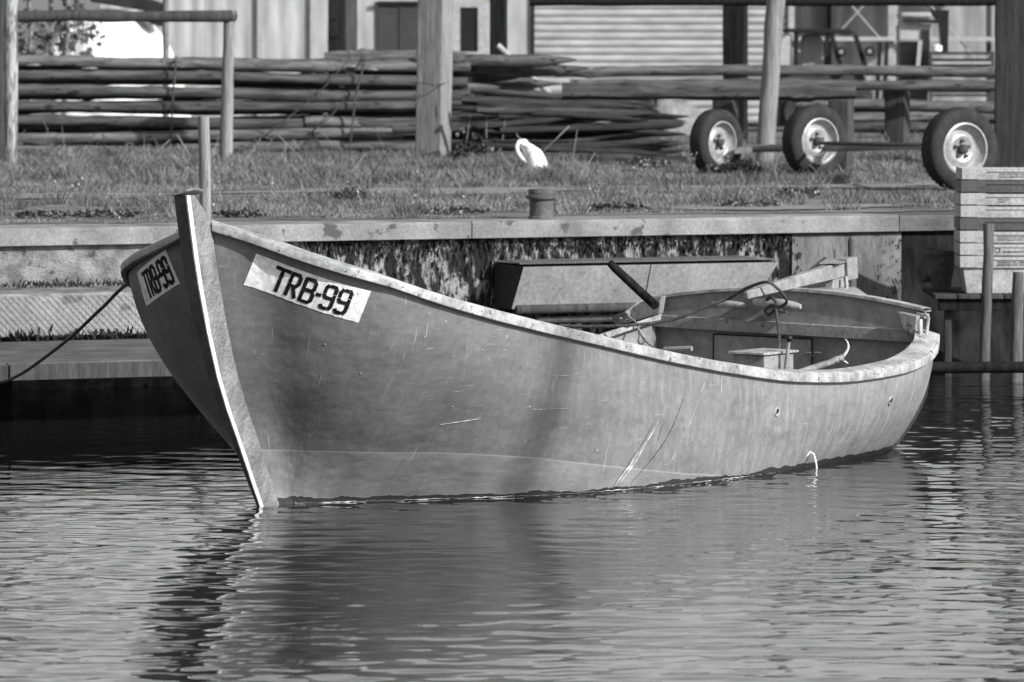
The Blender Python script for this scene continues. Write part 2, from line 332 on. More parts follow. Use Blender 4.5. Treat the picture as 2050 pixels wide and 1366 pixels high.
# seaweed fringe hanging on the wall
V = []; Fq = []
def tufts(n, fn, size, name, m, kind='stuff', label=None, cat=None, parent=None, wide=.5):
    V = np.zeros((n*4, 3)); 
    for i in range(n):
        p, d = fn(); s = size*(.5+random.random()); sd = Vector((random.uniform(-1, 1), random.uniform(-1, 1), random.uniform(-.4, .4))).normalized()*s*wide
        V[i*4:i*4+4] = [p-sd*.5, p+sd*.5, p+d*s+sd*.2, p+d*s-sd*.2]
    Fq = np.arange(n*4).reshape(n, 4); o = fastmesh(name, V, Fq, m); 
    if parent: o.parent = parent; o.location = -parent_world(parent)
    return tag(o, label, cat, None, kind)
def fr():
    u = random.uniform(uA, uB); z = random.choice([random.gauss(.83, .035), random.uniform(.3, .86)])
    return Q(u, .02-random.random()*.02, z), Vector((random.uniform(-.2, .2), random.uniform(-.2, 0), random.choice([-1, -1, .5])))
def fr2():
    u = uC-abs(random.gauss(0, .10)) if random.random() < .6 else uB+abs(random.gauss(0, .05)); return Q(u, -.005, random.uniform(.1, .86)), Vector((random.uniform(-.2, .2), random.uniform(-.2, 0), random.choice([-1, .5])))
tufts(130, fr2, .03, 'seaweed', M['moss'], label='dark seaweed edging the smooth wall panel at the right', cat='seaweed')
tufts(2600, fr, .028, 'seaweed', M['moss'], label='short dark seaweed clinging to the quay wall', cat='seaweed')

# ------------------------------------------------------------------ left landing: ledge block, studded plate, platform
uR = u_at(680)
land = thing('landing_stage', Q(-1, -1.5, 0), 'stepped concrete landing with studded plate behind the bow', 'landing stage')
D1 = -.87
wall_block(-6, uR, D1, -.0, .36, .615).build('upper_step', M['conc'], land, bevel=.01)
def studded(u0, u1, d, z0, z1, parent, m, tilt=0, step=.042):
    mb = MB(); mb.add([Q(u0, d, z0), Q(u1, d, z0), Q(u1, d+tilt, z1), Q(u0, d+tilt, z1)], [(0, 1, 2, 3)])
    n = int((u1-u0)/step)
    for s in (-1, 1):      # raised crossing ribs
        for i in range(-6, n+6):
            ua = u0+i*step; ub = ua+s*(z1-z0)*1.0; 
            if min(ua, ub) < u0 or max(ua, ub) > u1: continue
            a = Q(ua, d-.003, z0); b_ = Q(ub, d+tilt-.003, z1); mb.beam(a, b_, .005, .004, up=(qs, -qc, 0))
    return mb.build('studded_plate', m, parent, fix=False)
studded(-2.2, uR-.02, D1-.006, .37, .60, land, M['steel_tex'])
for i, (a, b_) in enumerate([(-6, -1.2), (-1.2, .62), (.62, uR)]):
    wall_block(a+.003, b_-.003, -3.05, D1-.01, .262, .34).build('platform_slab', M['capd'], land, bevel=.008)
    wall_block(a+.005, b_-.005, -3.075, -3.052, .245, .332).build('edge_board', M['wood_dark'], land, bevel=.004)
for u in (-2.5, -.9, .55, 1.6): 
    MB().tube([Q(u, -2.2, -1.4), Q(u, -2.2, .262)], .07, 10).build('pile', M['creosote'], land)
tufts(900, lambda: (Q(random.uniform(-1.5, 2.6), D1-.03-random.random()*.06, .34+abs(random.gauss(0, .022))), Vector((random.uniform(-.5, .5), random.uniform(-.5, .2), 1))), .03, 'moss', M['moss'], label='dark moss and debris along the foot of the studded plate', cat='moss')
tufts(900, lambda: (Q(random.uniform(-1.0, 2.6), -.02-random.random()*.1, .615+abs(random.gauss(0, .012))), Vector((random.uniform(-.5, .5), random.uniform(-.5, .2), .8))), .025, 'moss', M['moss'], label='thin moss line where the rough wall meets the ledge', cat='moss')

def fleck(n, x0, x1, y0, y1, s0, s1, name, m, label):
    mb = MB()
    for i in range(n):
        x, y = random.uniform(x0, x1), random.uniform(y0, y1); D = F*H/(y-YH); p = PX(x, y, D); p.z = .012; s_ = random.uniform(s0, s1); a = random.random()*6; d = Vector((math.cos(a), math.sin(a), 0))*s_; e = Vector((-math.sin(a), math.cos(a), 0))*s_*.5
        mb.add([p-d, p-e, p+d, p+e+Vector((0, 0, s_*.3))], [(0, 1, 2, 3)])
    mb.build(name, m, None, label, 'debris', None, 'stuff', fix=False)
fleck(70, 1250, 2050, 1120, 1230, .003, .008, 'floating_flecks', M['dry'], 'tiny pale flecks floating on the water at the lower right')
# ------------------------------------------------------------------ the boat
SX, SY, TH, HEEL, OV = -1.134, 26.952, R(58), .02, .53
ct, st = math.cos(TH), math.sin(TH)
def B(a, v, z):        # a: aft of the stem head, v: to port, z: up
    return Vector((SX+(a-OV)*ct+v*st, SY+(a-OV)*st-v*ct, z-HEEL*v))
def BP(x, y, a):       # point of the boat's cross plane at station a seen at a photo position
    t = (x-1025)/F; X0, Y0 = SX+(a-OV)*ct, SY+(a-OV)*st
    v = (t*Y0-X0)/(st+t*ct); D = Y0-v*ct; return B(a, v, H-(y-YH)*D/F+HEEL*v)
def smooth_interp(xs, ys):
    xs, ys = np.array(xs, float), np.array(ys, float); h = np.diff(xs); d = np.diff(ys)/h; m = np.zeros(len(xs)); m[0], m[-1] = d[0], d[-1]
    for i in range(1, len(xs)-1): m[i] = 0 if d[i-1]*d[i] <= 0 else 2/(1/d[i-1]+1/d[i])
    def fn(x):
        x = min(max(x, xs[0]), xs[-1]); i = min(int(np.searchsorted(xs, x, 'right'))-1, len(xs)-2); i = max(i, 0); t = (x-xs[i])/h[i]
        return float((2*t**3-3*t*t+1)*ys[i]+(t**3-2*t*t+t)*h[i]*m[i]+(-2*t**3+3*t*t)*ys[i+1]+(t**3-t*t)*h[i]*m[i+1])
    return fn
hb = smooth_interp([.10, .2, .27, .35, .5, .7, 1.0, 1.4, 1.8, 2.4, 3, 3.6, 4.2, 4.7, 5.0, 5.2, 5.33, 5.4], [.033, .21, .40, .55, .715, .815, .90, .96, .995, 1.02, 1.04, 1.045, 1.03, 1.005, .975, .93, .875, .84])
zg = smooth_interp([.10, .2, .27, .35, .5, .7, 1.0, 1.4, 1.8, 2.4, 3, 3.6, 4.2, 4.7, 5.0, 5.2, 5.33, 5.4], [1.290, 1.232, 1.168, 1.118, 1.058, .990, .916, .836, .765, .663, .577, .512, .487, .497, .525, .562, .595, .615])
vw = smooth_interp([.60, .68, .82, 1.07, 1.35, 1.77, 2.41, 3.3, 4.16, 4.99, 5.4], [.010, .016, .11, .29, .49, .75, .92, .95, .86, .72, .58])
ast = smooth_interp([-.4, 0, .27, .59, 1.04, 1.43], [.80, .53, .365, .175, .005, -.085])
def HS(ag, q):         # hull surface: station, level 0 (water) .. 1 (gunwale); below 0 under water
    k = (1-ag/5.4)**1.4; G = zg(ag); z = q*G
    sh = ast(G)
    a = ag+(ast(max(z, -.39))-sh)*k if q > 0 else ag+(.53-sh+(-q)*.3)*k
    a = min(a, 5.4)
    v1 = hb(ag); v0 = vw(a)
    if ag < .35: v0 = min(v0, v1)
    if q >= 0: v = v0+(v1-v0)*(1-(1-q)**2.2)
    else: v = v0*max(0.0, 1+q*1.6)
    return a, v, z
ags = [.10+.40*(i/26)**1.0 for i in range(26)]+[.5+(4.9)*i/90 for i in range(91)]
qsv = [-.5, -.25, -.1, -.04]+[i/26 for i in range(27)]
boat = thing('rowing_boat', (SX, SY, 0), 'weathered grey open wooden boat numbered TRB-99 moored at the quay', 'boat')
_al = [0.0]
for _a, _b in zip(ags, ags[1:]): _al.append(_al[-1]+math.hypot(_b-_a, hb(_b)-hb(_a)))
def su(ag): return float(np.interp(ag, ags, _al))
def bootz(a): return float(np.interp(a, [.5, 1.15, 1.55, 2.2, 2.7, 3.2, 3.6, 6], [.258, .24, .207, .125, .07, .03, -.02, -.3]))
def hull_mesh():
    mb = MB(); P = {}; uv = []; boot = []; aft = []
    for s in (1, -1):
        P[s] = [[HS(a, q) for q in qsv] for a in ags]
        mb.grid([[B(a, s*v, z) for a, v, z in row] for row in P[s]], True)
        for ag, row in zip(ags, P[s]):
            for a, v, z in row: uv.append((su(ag)+(a-ag)*.5+(0 if s > 0 else 9), z)); boot.append(z-bootz(a)); aft.append(min(max((a-1.2)/4.0, 0), 1))
    o = mb.build('hull', M['hull'], boat, fix=False)
    me = o.data; L = me.uv_layers.new(name='UVMap'); vi = np.zeros(len(me.loops), dtype=np.int32); me.loops.foreach_get('vertex_index', vi)
    L.data.foreach_set('uv', np.array(uv, dtype=np.float32)[vi].ravel())
    for nm, dat in (('boot', boot), ('aft', aft)):
        at_ = me.attributes.new(nm, 'FLOAT', 'POINT'); at_.data.foreach_set('value', np.array(dat, dtype=np.float32))
    bm = bmesh.new(); bm.from_mesh(me); bmesh.ops.recalc_face_normals(bm, faces=bm.faces); bm.to_mesh(me); bm.free()
    return o, P
hull, HP = hull_mesh()
bv = BVHTree.FromPolygons([tuple(v.co+Vector((SX, SY, 0))) for v in hull.data.vertices], [tuple(p.vertices) for p in hull.data.polygons])
def hull_hit(x, y):
    o_ = Vector((0, 0, H)); d = PX(x, y, 30)-o_; h = bv.ray_cast(o_, d.normalized())
    if h[0] is None: print('MISS', x, y); h = bv.find_nearest(o_+d)
    return h[0], (h[1] if h[1].dot(d) < 0 else -h[1])
P = []
for s_ in (1,):
    for k_ in range(240):
        ag_ = .2+5.15*k_/239; a_, v_, z_ = HS(ag_, .012); n_ = random.uniform(.0008, .0026)*(1 if math.sin(ag_*7)+math.sin(ag_*17) > .3 else .2); c_ = B(a_, v_+.008, .004+random.uniform(0, .004)+HEEL*v_); P.append((c_, n_))
MB().tube([p for p, r in P], [r for p, r in P], 5).build('waterline_glint', M['scuff_glint'], boat)  # pale thread paints the glint where the water meets the hull
# inner skin
for s in (1, -1):
    P = []
    for a in ags[6:]:
        row = []
        for q in qsv[6:]:
            A, v, z = HS(a, q); row.append(B(min(A, 5.36), s*max(v-.045, .0), z))
        P.append(row)
    MB().grid(P, True).build('inner_side', M['innerl'] if s < 0 else M['inner'], boat)
P = [[B(a, v*max(vw(a)-.07, .01), .13) for v in (-1, 1)] for a in np.linspace(.9, 5.36, 40)]
MB().grid(P, False).build('floorboards', M['inner'], boat)
# fore deck and side frames inside
P = [[B(a, v*(hb(a)-.05), zg(a)-.05) for v in (-1, 1)] for a in np.linspace(.3, 1.3, 20)]
MB().grid(P, False).build('fore_deck', M['innerl'], boat)
# gunwale: capping and rubbing strake
def plan_normal(a):
    e = .01; d = (hb(min(a+e, 5.4))-hb(max(a-e, .10)))/(min(a+e, 5.4)-max(a-e, .10)); n = Vector((-d, 1)); n.normalize(); return n
wid = smooth_interp([.147, .5, 2, 4, 5, 5.4], [.045, .06, .065, .075, .09, .10]); rise = smooth_interp([.147, 2, 4, 4.7, 5.1, 5.4], [.012, .012, .012, .018, .030, .034])
for s in (1, -1):
    for nm, prof, m_ in (('gunwale', lambda a: [(.012, .004), (-wid(a), rise(a)), (-wid(a), rise(a)-.03), (.0, -.03)], M['gun']),
                         ('rubbing_strake', lambda a: [(.024, .001), (.028, -.008), (.026, -.034-.012*min(a, 1)), (.002, -.038-.012*min(a, 1)), (-.004, -.02), (.006, .002)], M['gun'])):
        P = []
        for a in ags:
            n = plan_normal(a); row = []
            for dv, dz in prof(a): row.append(B(max(a+n.x*dv, .085) if a < .3 else min(a+n.x*dv, 5.43), s*max(hb(a)+n.y*dv, .004), zg(a)+dz))
            P.append(row)
        mb = MB(); mb.grid(P, False, closed=True); mb.add(P[-1], [tuple(range(len(P[-1])))]); mb.add(P[0], [tuple(range(len(P[0])))])
        o = mb.build(nm, m_, boat, bevel=.0025); 
# stem
zs = [-.3, -.1, 0, .1, .27, .45, .6, .8, 1.0, 1.15, 1.28, 1.34, 1.385, 1.415]
def stem_w(z): return .010+.026*min(max(z/1.0, 0), 1)
def stem_d(z): return (.14+.01*min(max(z, 0), 1)) if z < 1.3 else (.15-.9*(z-1.3))
P = []
for z in zs:
    a, w, d = ast(z), stem_w(z), max(stem_d(z), .05); P.append([B(a, -w, z), B(a, w, z), B(a+.04, w+.004, z), B(a+d, w+.003, z), B(a+d, -w-.012, z), B(a+.04, -w-.008, z)])
mb = MB(); mb.grid(P, False, closed=True); mb.add(P[-1], [tuple(range(6))]); mb.build('stem_post', M['stem'], boat, bevel=.003)
P = []
for z in zs[1:]:
    a, w, d = ast(z), stem_w(z), max(stem_d(z), .05); P.append([B(a-.003, w-.006, z), B(a-.004, -w-.002, z), B(a+.04, -w-.011, z), B(a+d, -w-.015, z), B(a+.04, -w-.004, z), B(a+.004, w-.006, z)])
mb = MB(); mb.grid(P, False, closed=True); mb.add(P[-1], [tuple(range(6))]); mb.build('stem_shade_face', M['stemshade'], boat)  # thin plate, shade of the front and starboard side put into its colour
P = []
for z in zs[1:]:
    a, w = ast(z), stem_w(z); bw_ = .0095 if z > .9 else .008; P.append([B(a-.005, w-bw_*1.2, z), B(a-.006, w-.003, z), B(a+.009, w+.006, z), B(a+.010, w+.001, z), B(a+.003, w-bw_*1.2, z)])
mb = MB(); mb.grid(P, False, closed=True); mb.add(P[-1], [tuple(range(5))]); mb.build('stem_band', M['band'], boat)
# folded sheet cap on the stem head
P = []
for i in range(9):
    t = i/8; v = -.042+.085*t; zz = 1.412+.020*t+(.010 if i == 8 else 0); P.append([B(-.100, v, zz), B(-.03, v, zz+.008), B(.03, v, zz-.004)])
mb = MB(); mb.grid(P, True); o = mb.build('stem_cap', M['pipe'], boat); md = o.modifiers.new('thick', 'SOLIDIFY'); md.thickness = .004
# transom
def tz(v): return .802-.082*min(abs(v)/.84, 1.05)**2
rows = []
for j in range(17):
    h = j/16; row = []
    for i in range(21):
        e = -1+2*i/20; z0 = -.25; zt = tz(.84*e); z = z0+(zt-z0)*h
        zz = z0+(.72-z0)*h; q = min(max(zz/.615, -.4), 1); w = HS(5.4, q)[1]
        row.append((e*w*(1-.075*(min(max((h-.55)/.35, 0), 1) if e > 0 else 0)), z))
    rows.append(row)
mb = MB(); mb.grid([[B(5.405, v, z) for v, z in r] for r in rows], True); mb.grid([[B(5.44, v, z) for v, z in r] for r in rows], True)
mb.build('transom', M['inner'], boat)
P = []
for i in range(25):
    v = -.86+1.65*i/24; z = tz(v); P.append([B(5.385, v, z+.012), B(5.46, v, z+.012), B(5.46, v, z-.006), B(5.385, v, z-.006)])
MB().grid(P, False, closed=True).build('transom_cap', M['gun'], boat, bevel=.002)
P = []
for i in range(13):
    e = i/12; v = -.80+1.60*e; z = .640-.012*e; P.append([B(5.35, v, z), B(5.405, v, z), B(5.405, v, z-.062), B(5.35, v, z-.062)])
mb = MB(); mb.grid(P, False, closed=True); mb.add(P[0], [(0, 1, 2, 3)]); mb.add(P[-1], [(0, 1, 2, 3)]); mb.build('stern_rail', M['innerl'], boat, bevel=.003)
# locker door with hinge
def panel(pts, a, th): return MB().prism([BP(x, y, a) for x, y in pts], B(1, 0, 0)*0+(B(a-th, 0, 0)-B(a, 0, 0)))
door = panel([(1428, 669), (1626, 679), (1626, 770), (1428, 770)], 5.40, .012).build('locker_door', M['inner'], boat, bevel=.003)
for k, (x0, x1) in enumerate(((1614, 1624), (1630, 1645))):
    MB().tube([BP(x0, 706, 5.37), BP(x1, 707, 5.37)], .006, 8).build('hinge', M['pipe'], door)
MB().tube([BP(1612, 711, 5.375), BP(1646, 712, 5.375)], .003, 6).build('hinge', M['pipe'], door)
seam = [BP(x, y, 5.383) for x, y in ((1428, 770), (1428, 669), (1626, 679), (1626, 770))]
for p0, p1 in zip(seam, seam[1:]): MB().tube([p0, p1], .0035, 5).build('door_seam', M['black'], door)
# corner knees
panel([(1806, 624), (1845, 632), (1840, 676), (1818, 660)], 5.37, .05).build('corner_knee', M['innerl'], boat, bevel=.004)
panel([(1291, 604), (1334, 592), (1328, 628), (1262, 648), (1245, 642)], 5.37, .05).build('corner_knee', M['innerl'], boat, bevel=.004)
# sloping quarter pieces from transom corner down to the rail
MB().beam(BP(1290, 602, 5.38), BP(1232, 646, 5.3), .05, .03).build('quarter_cap', M['gun'], boat, bevel=.004)
MB().beam(BP(1838, 628, 5.41), BP(1856, 634, 5.41), .05, .025).build('quarter_cap', M['gun'], boat, bevel=.004)
MB().tube([BP(1843, 634, 5.36), BP(1853, 629, 5.36), BP(1859, 636, 5.36), BP(1856, 660, 5.34), BP(1853, 684, 5.3)], .009, 8).build('grab_handle', M['gun'], boat)
MB().tube([BP(1842, 640, 5.30), BP(1842, 684, 5.28)], .013, 8).build('handle_post', M['gun'], boat)
MB().prism([BP(1816, 694, 5.2), BP(1858, 685, 5.3), BP(1868, 700, 5.25), BP(1800, 728, 5.0)], (0, 0, .006)).build('deck_plate', M['gun'], boat, bevel=.001)
# rudder, housing, tiller
mb = MB()
poly = [(5.55, -.3), (6.05, -.3), (6.02, .45), (5.98, .90), (5.84, .90), (5.76, .70), (5.6, .5)]
mb.prism([B(a, -.022, z) for a, z in poly], B(0, .044, 0)-B(0, 0, 0)); mb.build('rudder', M['innerl'], boat, bevel=.004)
mb = MB(); top = [B(a, v, .80) for a, v in ((5.70, -.05), (5.98, -.05), (5.98, .07), (5.70, .07))]; bot = [B(a, v, .64) for a, v in ((5.45, -.30), (6.1, -.26), (6.1, .28), (5.45, .26))]
mb.add(bot+top, [(0, 1, 2, 3), (4, 5, 6, 7), (0, 1, 5, 4), (1, 2, 6, 5), (2, 3, 7, 6), (3, 0, 4, 7)]); mb.build('rudder_housing', M['inner'], boat, bevel=.006)
MB().tube([B(5.86, .085, .64), B(5.88, .06, .86)], .011, 8).build('rudder_stock', M['pipe'], boat)
MB().beam(B(5.93, .0, .895), B(4.93, .0, .792), .058, .085, taper=.48).build('tiller', M['tiller'], boat, bevel=.006)
MB().beam(B(6.03, .0, .900), B(5.92, .0, .890), .10, .115).build('tiller_socket', M['innerl'], boat, bevel=.004)
MB().prism([BP(1640, 529, 5.75), BP(1655, 520, 5.9), BP(1693, 518, 6.0), BP(1698, 524, 5.95), BP(1682, 528, 5.8)], (0, 0, .006)).build('socket_cap', M['innerl'], boat)
# cleats
for x0, x1, y0, y1, hy, r in ((1425, 1492, 608, 611, 618, .019), (1509, 1603, 604, 614, 620, .028)):
    mb = MB(); a, b_ = BP(x0, y0, 5.32), BP(x1, y1, 5.32); mb.tube([a.lerp(b_, t) for t in (0, .12, .35, .5, .65, .88, 1)], [r*.45, r*.75, r, r*1.05, r, r*.75, r*.45], 10)
    c = a.lerp(b_, .5); d_ = B(5.4, 0, 0)-B(5.32, 0, 0); mb.tube([c-Vector((.02, 0, .0)), c-Vector((.02, 0, .01))+d_], r*.6, 8); mb.tube([c+Vector((.03, 0, 0)), c+Vector((.03, 0, -.01))+d_], r*.6, 8)
    mb.build('cleat', M['gun'], boat)
# engine box, lever, thwart
eb = MB(); eb.prism([B(4.45, .20, .2), B(4.75, .20, .2), B(4.75, .38, .2), B(4.45, .38, .2)], (0, 0, .325)); eb.build('engine_box', M['tiller'], boat, bevel=.004)
eb = MB(); eb.prism([B(4.42, .185, .526), B(4.78, .185, .526), B(4.78, .395, .526), B(4.42, .395, .526)], (0, 0, .012)); eb.build('box_lid', M['gun'], boat, bevel=.002)
mb = MB().tube([BP(1571, 770, 4.6), BP(1574, 730, 4.6), BP(1579, 685, 4.6)], [.013, .011, .009], 8).build('control_lever', M['pipe'], boat)
MB().lathe([(.001, -.018), (.015, -.012), (.02, 0), (.015, .012), (.001, .018)], n=12, c=BP(1580, 678, 4.6)).build('knob', M['black'], boat)
MB().tube([BP(1330, 700, 4.9), BP(1385, 698, 4.9)], .014, 8).build('thwart_end', M['tiller'], boat)
MB().beam(B(5.0, -.92, .40), B(5.0, -.60, .38), .2, .03).build('side_seat', M['inner'], boat, bevel=.004)
MB().beam(B(2.6, -.94, .42), B(2.6, .94, .42), .24, .03).build('thwart', M['tiller'], boat, bevel=.004)

# number patches and lettering, on the hull's own surface
GL = {'T': [[(0, 0), (1, 0)], [(.5, 0), (.5, 1)]],
      'R': [[(0, 1), (0, 0), (.75, 0), (1, .12), (1, .38), (.75, .52), (.05, .52)], [(.45, .52), (1, 1)]],
      'B': [[(0, 0), (0, 1), (.75, 1), (1, .88), (1, .62), (.8, .48), (.05, .48)], [(0, 0), (.75, 0), (.97, .12), (.97, .36), (.8, .48)]],
      '-': [[(0, .52), (1, .52)]],
      '9': [[(0, .32), (0, .12), (.15, .0)], [(.38, 0), (.85, 0), (1, .1), (1, .27)], [(1, .38), (1, .86), (.82, 1)], [(.0, .42), (.14, .53), (.36, .53)], [(.55, .53), (.95, .53)], [(.62, 1), (.12, 1), (0, .9)]]}
def patch(corners, cells, flip=1):
    hits = [hull_hit(*c) for c in corners]; TL, TR, BR, BL = [h[0] for h in hits]
    nrm = (hits[0][1]+hits[2][1]).normalized()
    def at(u, v, off):
        p = TL*(1-u)*(1-v)+TR*u*(1-v)+BR*u*v+BL*(1-u)*v
        h = bv.ray_cast(p+nrm*.3, -nrm); q = h[0] if h[0] else p; n = h[1] if h[1] and h[1].dot(nrm) > 0 else (-h[1] if h[1] else nrm); return q+n*off
    rag = [random.uniform(-.012, .012) for _ in range(80)]
    P = []
    for i in range(41):
        u = i/40; P.append([at(min(max(u+rag[(j+40) % 80]*.2*(i in (0, 40)), 0), 1), (j/8)*(1+(rag[i] if j == 8 else 0)), .002) for j in range(9)])
    o = MB().grid(P, True).build('number_patch', M['platew'], boat, fix=False)
    Lu = (TR-TL).length; Lv = (BL-TL).length; mb = MB(); k = 0
    for ch, u0, u1 in cells:
        for line in GL[ch]:
            pts = [(u0+(u1-u0)*x, .16+.70*y) for x, y in line]; hw = .0085
            for (a, b_) in zip(pts, pts[1:]):
                k += 1; off = .0035+.00012*(k % 9); d = np.array([(b_[0]-a[0])*Lu, (b_[1]-a[1])*Lv]); L = np.hypot(*d)
                if L < 1e-6: continue
                d /= L; nn = np.array([-d[1], d[0]]); n = max(2, int(L/.012)); G = []
                for i in range(n+1):
                    t = i/n; w = hw*(1+random.uniform(-.14, .14)); c = np.array([a[0]*Lu, a[1]*Lv])*(1-t)+np.array([b_[0]*Lu, b_[1]*Lv])*t
                    if i == 0: c = c-d*hw*.5
                    if i == n: c = c+d*hw*.5
                    G.append([at(*(c+nn*w)/(Lu, Lv), off), at(*(c-nn*w)/(Lu, Lv), off)])
                mb.grid(G, False)
    le = mb.build('lettering', M['lettering'], o, fix=False)
CE = [('T', .205, .325), ('R', .35, .425), ('B', .472, .562), ('-', .592, .622), ('9', .65, .735), ('9', .775, .86)]
patch([(513, 508), (743, 583), (718, 646), (488, 570)], CE)
patch([(275, 546), (332, 499), (361, 567), (294, 614)], [(c, .18+(a-.205)*1.12, .18+(b_-.205)*1.12) for c, a, b_ in CE])
# scrapes, drain fittings, strap
def ribbon(name, pts, w, m, off=.003, taper=True):
    G = []; pts = [Vector((p[0], p[1], 0)) for p in pts]
    hs = [hull_hit(p.x, p.y) for p in pts]; n = len(hs)
    for i, (h, nn) in enumerate(hs):
        d = (hs[min(i+1, n-1)][0]-hs[max(i-1, 0)][0]).normalized(); s_ = d.cross(nn).normalized(); ww = w*(math.sin(math.pi*(i+.15)/(n-.7)) if taper else 1)
        G.append([h+nn*off*.4+s_*ww, h+nn*off, h+nn*off*.4-s_*ww])
    G = [g if random.random() > .0 else g for g in G]
    return MB().grid(G, True).build(name, m, boat, fix=False)
def arc(x0, y0, x1, y1, b=0, n=14):
    return [(x0+(x1-x0)*t+b*math.sin(math.pi*t), y0+(y1-y0)*t) for t in [i/(n-1) for i in range(n)]]
ribbon('scrape', arc(1367, 798, 1262, 968, 16, 24), .0035, M['gouge'])
for a_, w_, m_ in ((arc(1318, 842, 1284, 900, 2), .004, 'scuff_glint'), (arc(1290, 892, 1240, 968, 3), .006, 'scuff_glint'), (arc(1306, 850, 1268, 915, 2), .0022, 'gouge'), (arc(1270, 908, 1228, 972, 2), .0026, 'gouge'), (arc(1326, 850, 1316, 885, 0), .0018, 'gouge'),
                   (arc(1414, 745, 1398, 800, 2), .0010, 'scuff_glint'), (arc(1394, 812, 1366, 878, 2), .0010, 'scuff_glint'), (arc(1360, 890, 1332, 942, 1), .0010, 'scuff_glint'), (arc(1276, 905, 1252, 950, 0), .005, 'scuff_glint'), (arc(1262, 930, 1230, 972, 0), .007, 'scuff_glint'), (arc(1100, 754, 1160, 750, 0), .0010, 'scuff_glint'), (arc(1065, 820, 1140, 818, 0), .0010, 'scuff_glint'), (arc(880, 850, 960, 838, 2), .0008, 'scuff_glint')):
    ribbon('scrape', a_, w_, M[m_])
for x_ in (566, 690, 800, 868, 955, 1060, 1150, 1245, 1340, 1440, 1540, 1650, 1745):      # nails in the rubbing strake
    y_ = float(np.interp(x_, [428, 513, 601, 688, 780, 897, 1029, 1131, 1278, 1393, 1490, 1588, 1646, 1763], [445, 474, 506, 533, 558, 598, 631, 658, 690, 720, 733, 746, 750, 741]))+9
    t_ = (x_-1025)/F; best = min(((abs(B(a, hb(a), 0).x/B(a, hb(a), 0).y-t_), a) for a in np.linspace(.2, 5.3, 400)))[1]; n_ = plan_normal(best); c_ = B(best+n_.x*.0285, hb(best)+n_.y*.0285, zg(best)-.022)
    nv = (B(n_.x, n_.y, 0)-B(0, 0, 0)).normalized(); t = nv.to_track_quat('Z', 'Y').to_matrix(); mb = MB(); mb.lathe([(.0005, .0015), (.0028, .001), (.0036, -.002)], n=8); mb.v = [tuple(t @ Vector(v)+c_) for v in mb.v]; mb.build('nail_head', M['hubd'], boat)
for x, y in ((1555, 824), (1782, 803)):
    h, nn = hull_hit(x, y); t = nn.to_track_quat('Z', 'Y').to_matrix(); mb = MB()
    mb.lathe([(.012, .0), (.014, .006), (.022, .007), (.026, .0)], n=18); mb.v = [tuple(t @ Vector(v)+h) for v in mb.v]; fit = mb.build('drain_fitting', M['gun'], boat)
    mb = MB(); mb.lathe([(.0005, .003), (.0125, .003)], n=18); mb.v = [tuple(t @ Vector(v)+h) for v in mb.v]; mb.build('drain_hole', M['black'], fit)
for x, y in [(966, 702), (905, 815), (1060, 815), (850, 676), (1011, 702), (722, 748), (452, 668), (716, 588), (1152, 664), (960, 838), (650, 690), (1450, 760), (1180, 850)]:
    h, nn = hull_hit(x, y); t = nn.to_track_quat('Z', 'Y').to_matrix(); mb = MB(); mb.lathe([(.0005, .003), (.003, .0025), (.006, 0)], n=10); mb.v = [tuple(t @ Vector(v)+h) for v in mb.v]; mb.build('bolt_head', M['inner'], boat)
h1, n1 = hull_hit(1624, 908); dy = h1.y-.03
MB().tube([PX(1598, 932, dy), PX(1612, 916, dy), PX(1622, 905, dy), PX(1629, 910, dy), PX(1633, 925, dy), PX(1637, 950, dy), PX(1638, 958, dy)], [.002, .004, .006, .006, .006, .004, .002], 6).build('reed_blade', M['platew'], None, 'single pale bent reed blade caught on the boat side at the waterline', 'reed', loc=h1)

# ropes and loose gear of the boat
def curve_pts(pts, n=8):
    out = []; P = [pts[0]]+pts+[pts[-1]]
    for i in range(1, len(P)-2):
        for k in range(n):
            t = k/n; a, b_, c, d = P[i-1], P[i], P[i+1], P[i+2]
            out.append(.5*((2*b_)+(c-a)*t+(2*a-5*b_+4*c-d)*t*t+(3*b_-a-3*c+d)*t*t*t))
    return out+[pts[-1]]
def rope(name, pts, r, m, label, cat='rope', n=8): return MB().tube(curve_pts([Vector(p) for p in pts]), r, n).build(name, m, None, label, cat, loc=pts[0])
bowline = [B(1.0, -.86, .95), PX(262, 566, 28.0), PX(205, 616, 28.3), PX(150, 668, 28.9), PX(95, 712, 29.6), PX(40, 750, 30.3), PX(-10, 768, 31.0), PX(-120, 776, 32.2), Q(-2.0, -1.9, .345)]
rope('mooring_rope', bowline, .0085, M['rope'], 'dark mooring rope running from the bow towards the left landing')
A = 5.25
rope('stern_rope', [BP(1120, 652, 4.9), BP(1180, 654, 4.95), BP(1250, 652, 5.0), BP(1320, 645, 5.1), BP(1370, 633, 5.15), BP(1420, 612, 5.2), BP(1462, 596, 5.25), BP(1480, 585, 5.2), BP(1505, 573, 5.1), BP(1535, 565, 5.05), BP(1557, 578, 5.1), BP(1575, 603, 5.25), BP(1560, 615, 5.27), BP(1545, 612, 5.27), BP(1532, 622, 5.28), BP(1540, 630, 5.28), BP(1556, 612, 5.26), BP(1545, 596, 5.26), BP(1535, 600, 5.28)], .0085, M['rope'], 'dark rope laid over the tiller and looped round the wooden cleat')
rope('hanging_rope', [BP(1575, 624, 5.27), BP(1562, 622, 5.27), BP(1554, 604, 5.26), BP(1554, 625, 5.25), BP(1557, 650, 5.25), BP(1560, 680, 5.25), BP(1559, 705, 5.2), BP(1556, 740, 5.1)], .0075, M['rope'], 'rope end hanging straight down from the crossed cleat in the stern')
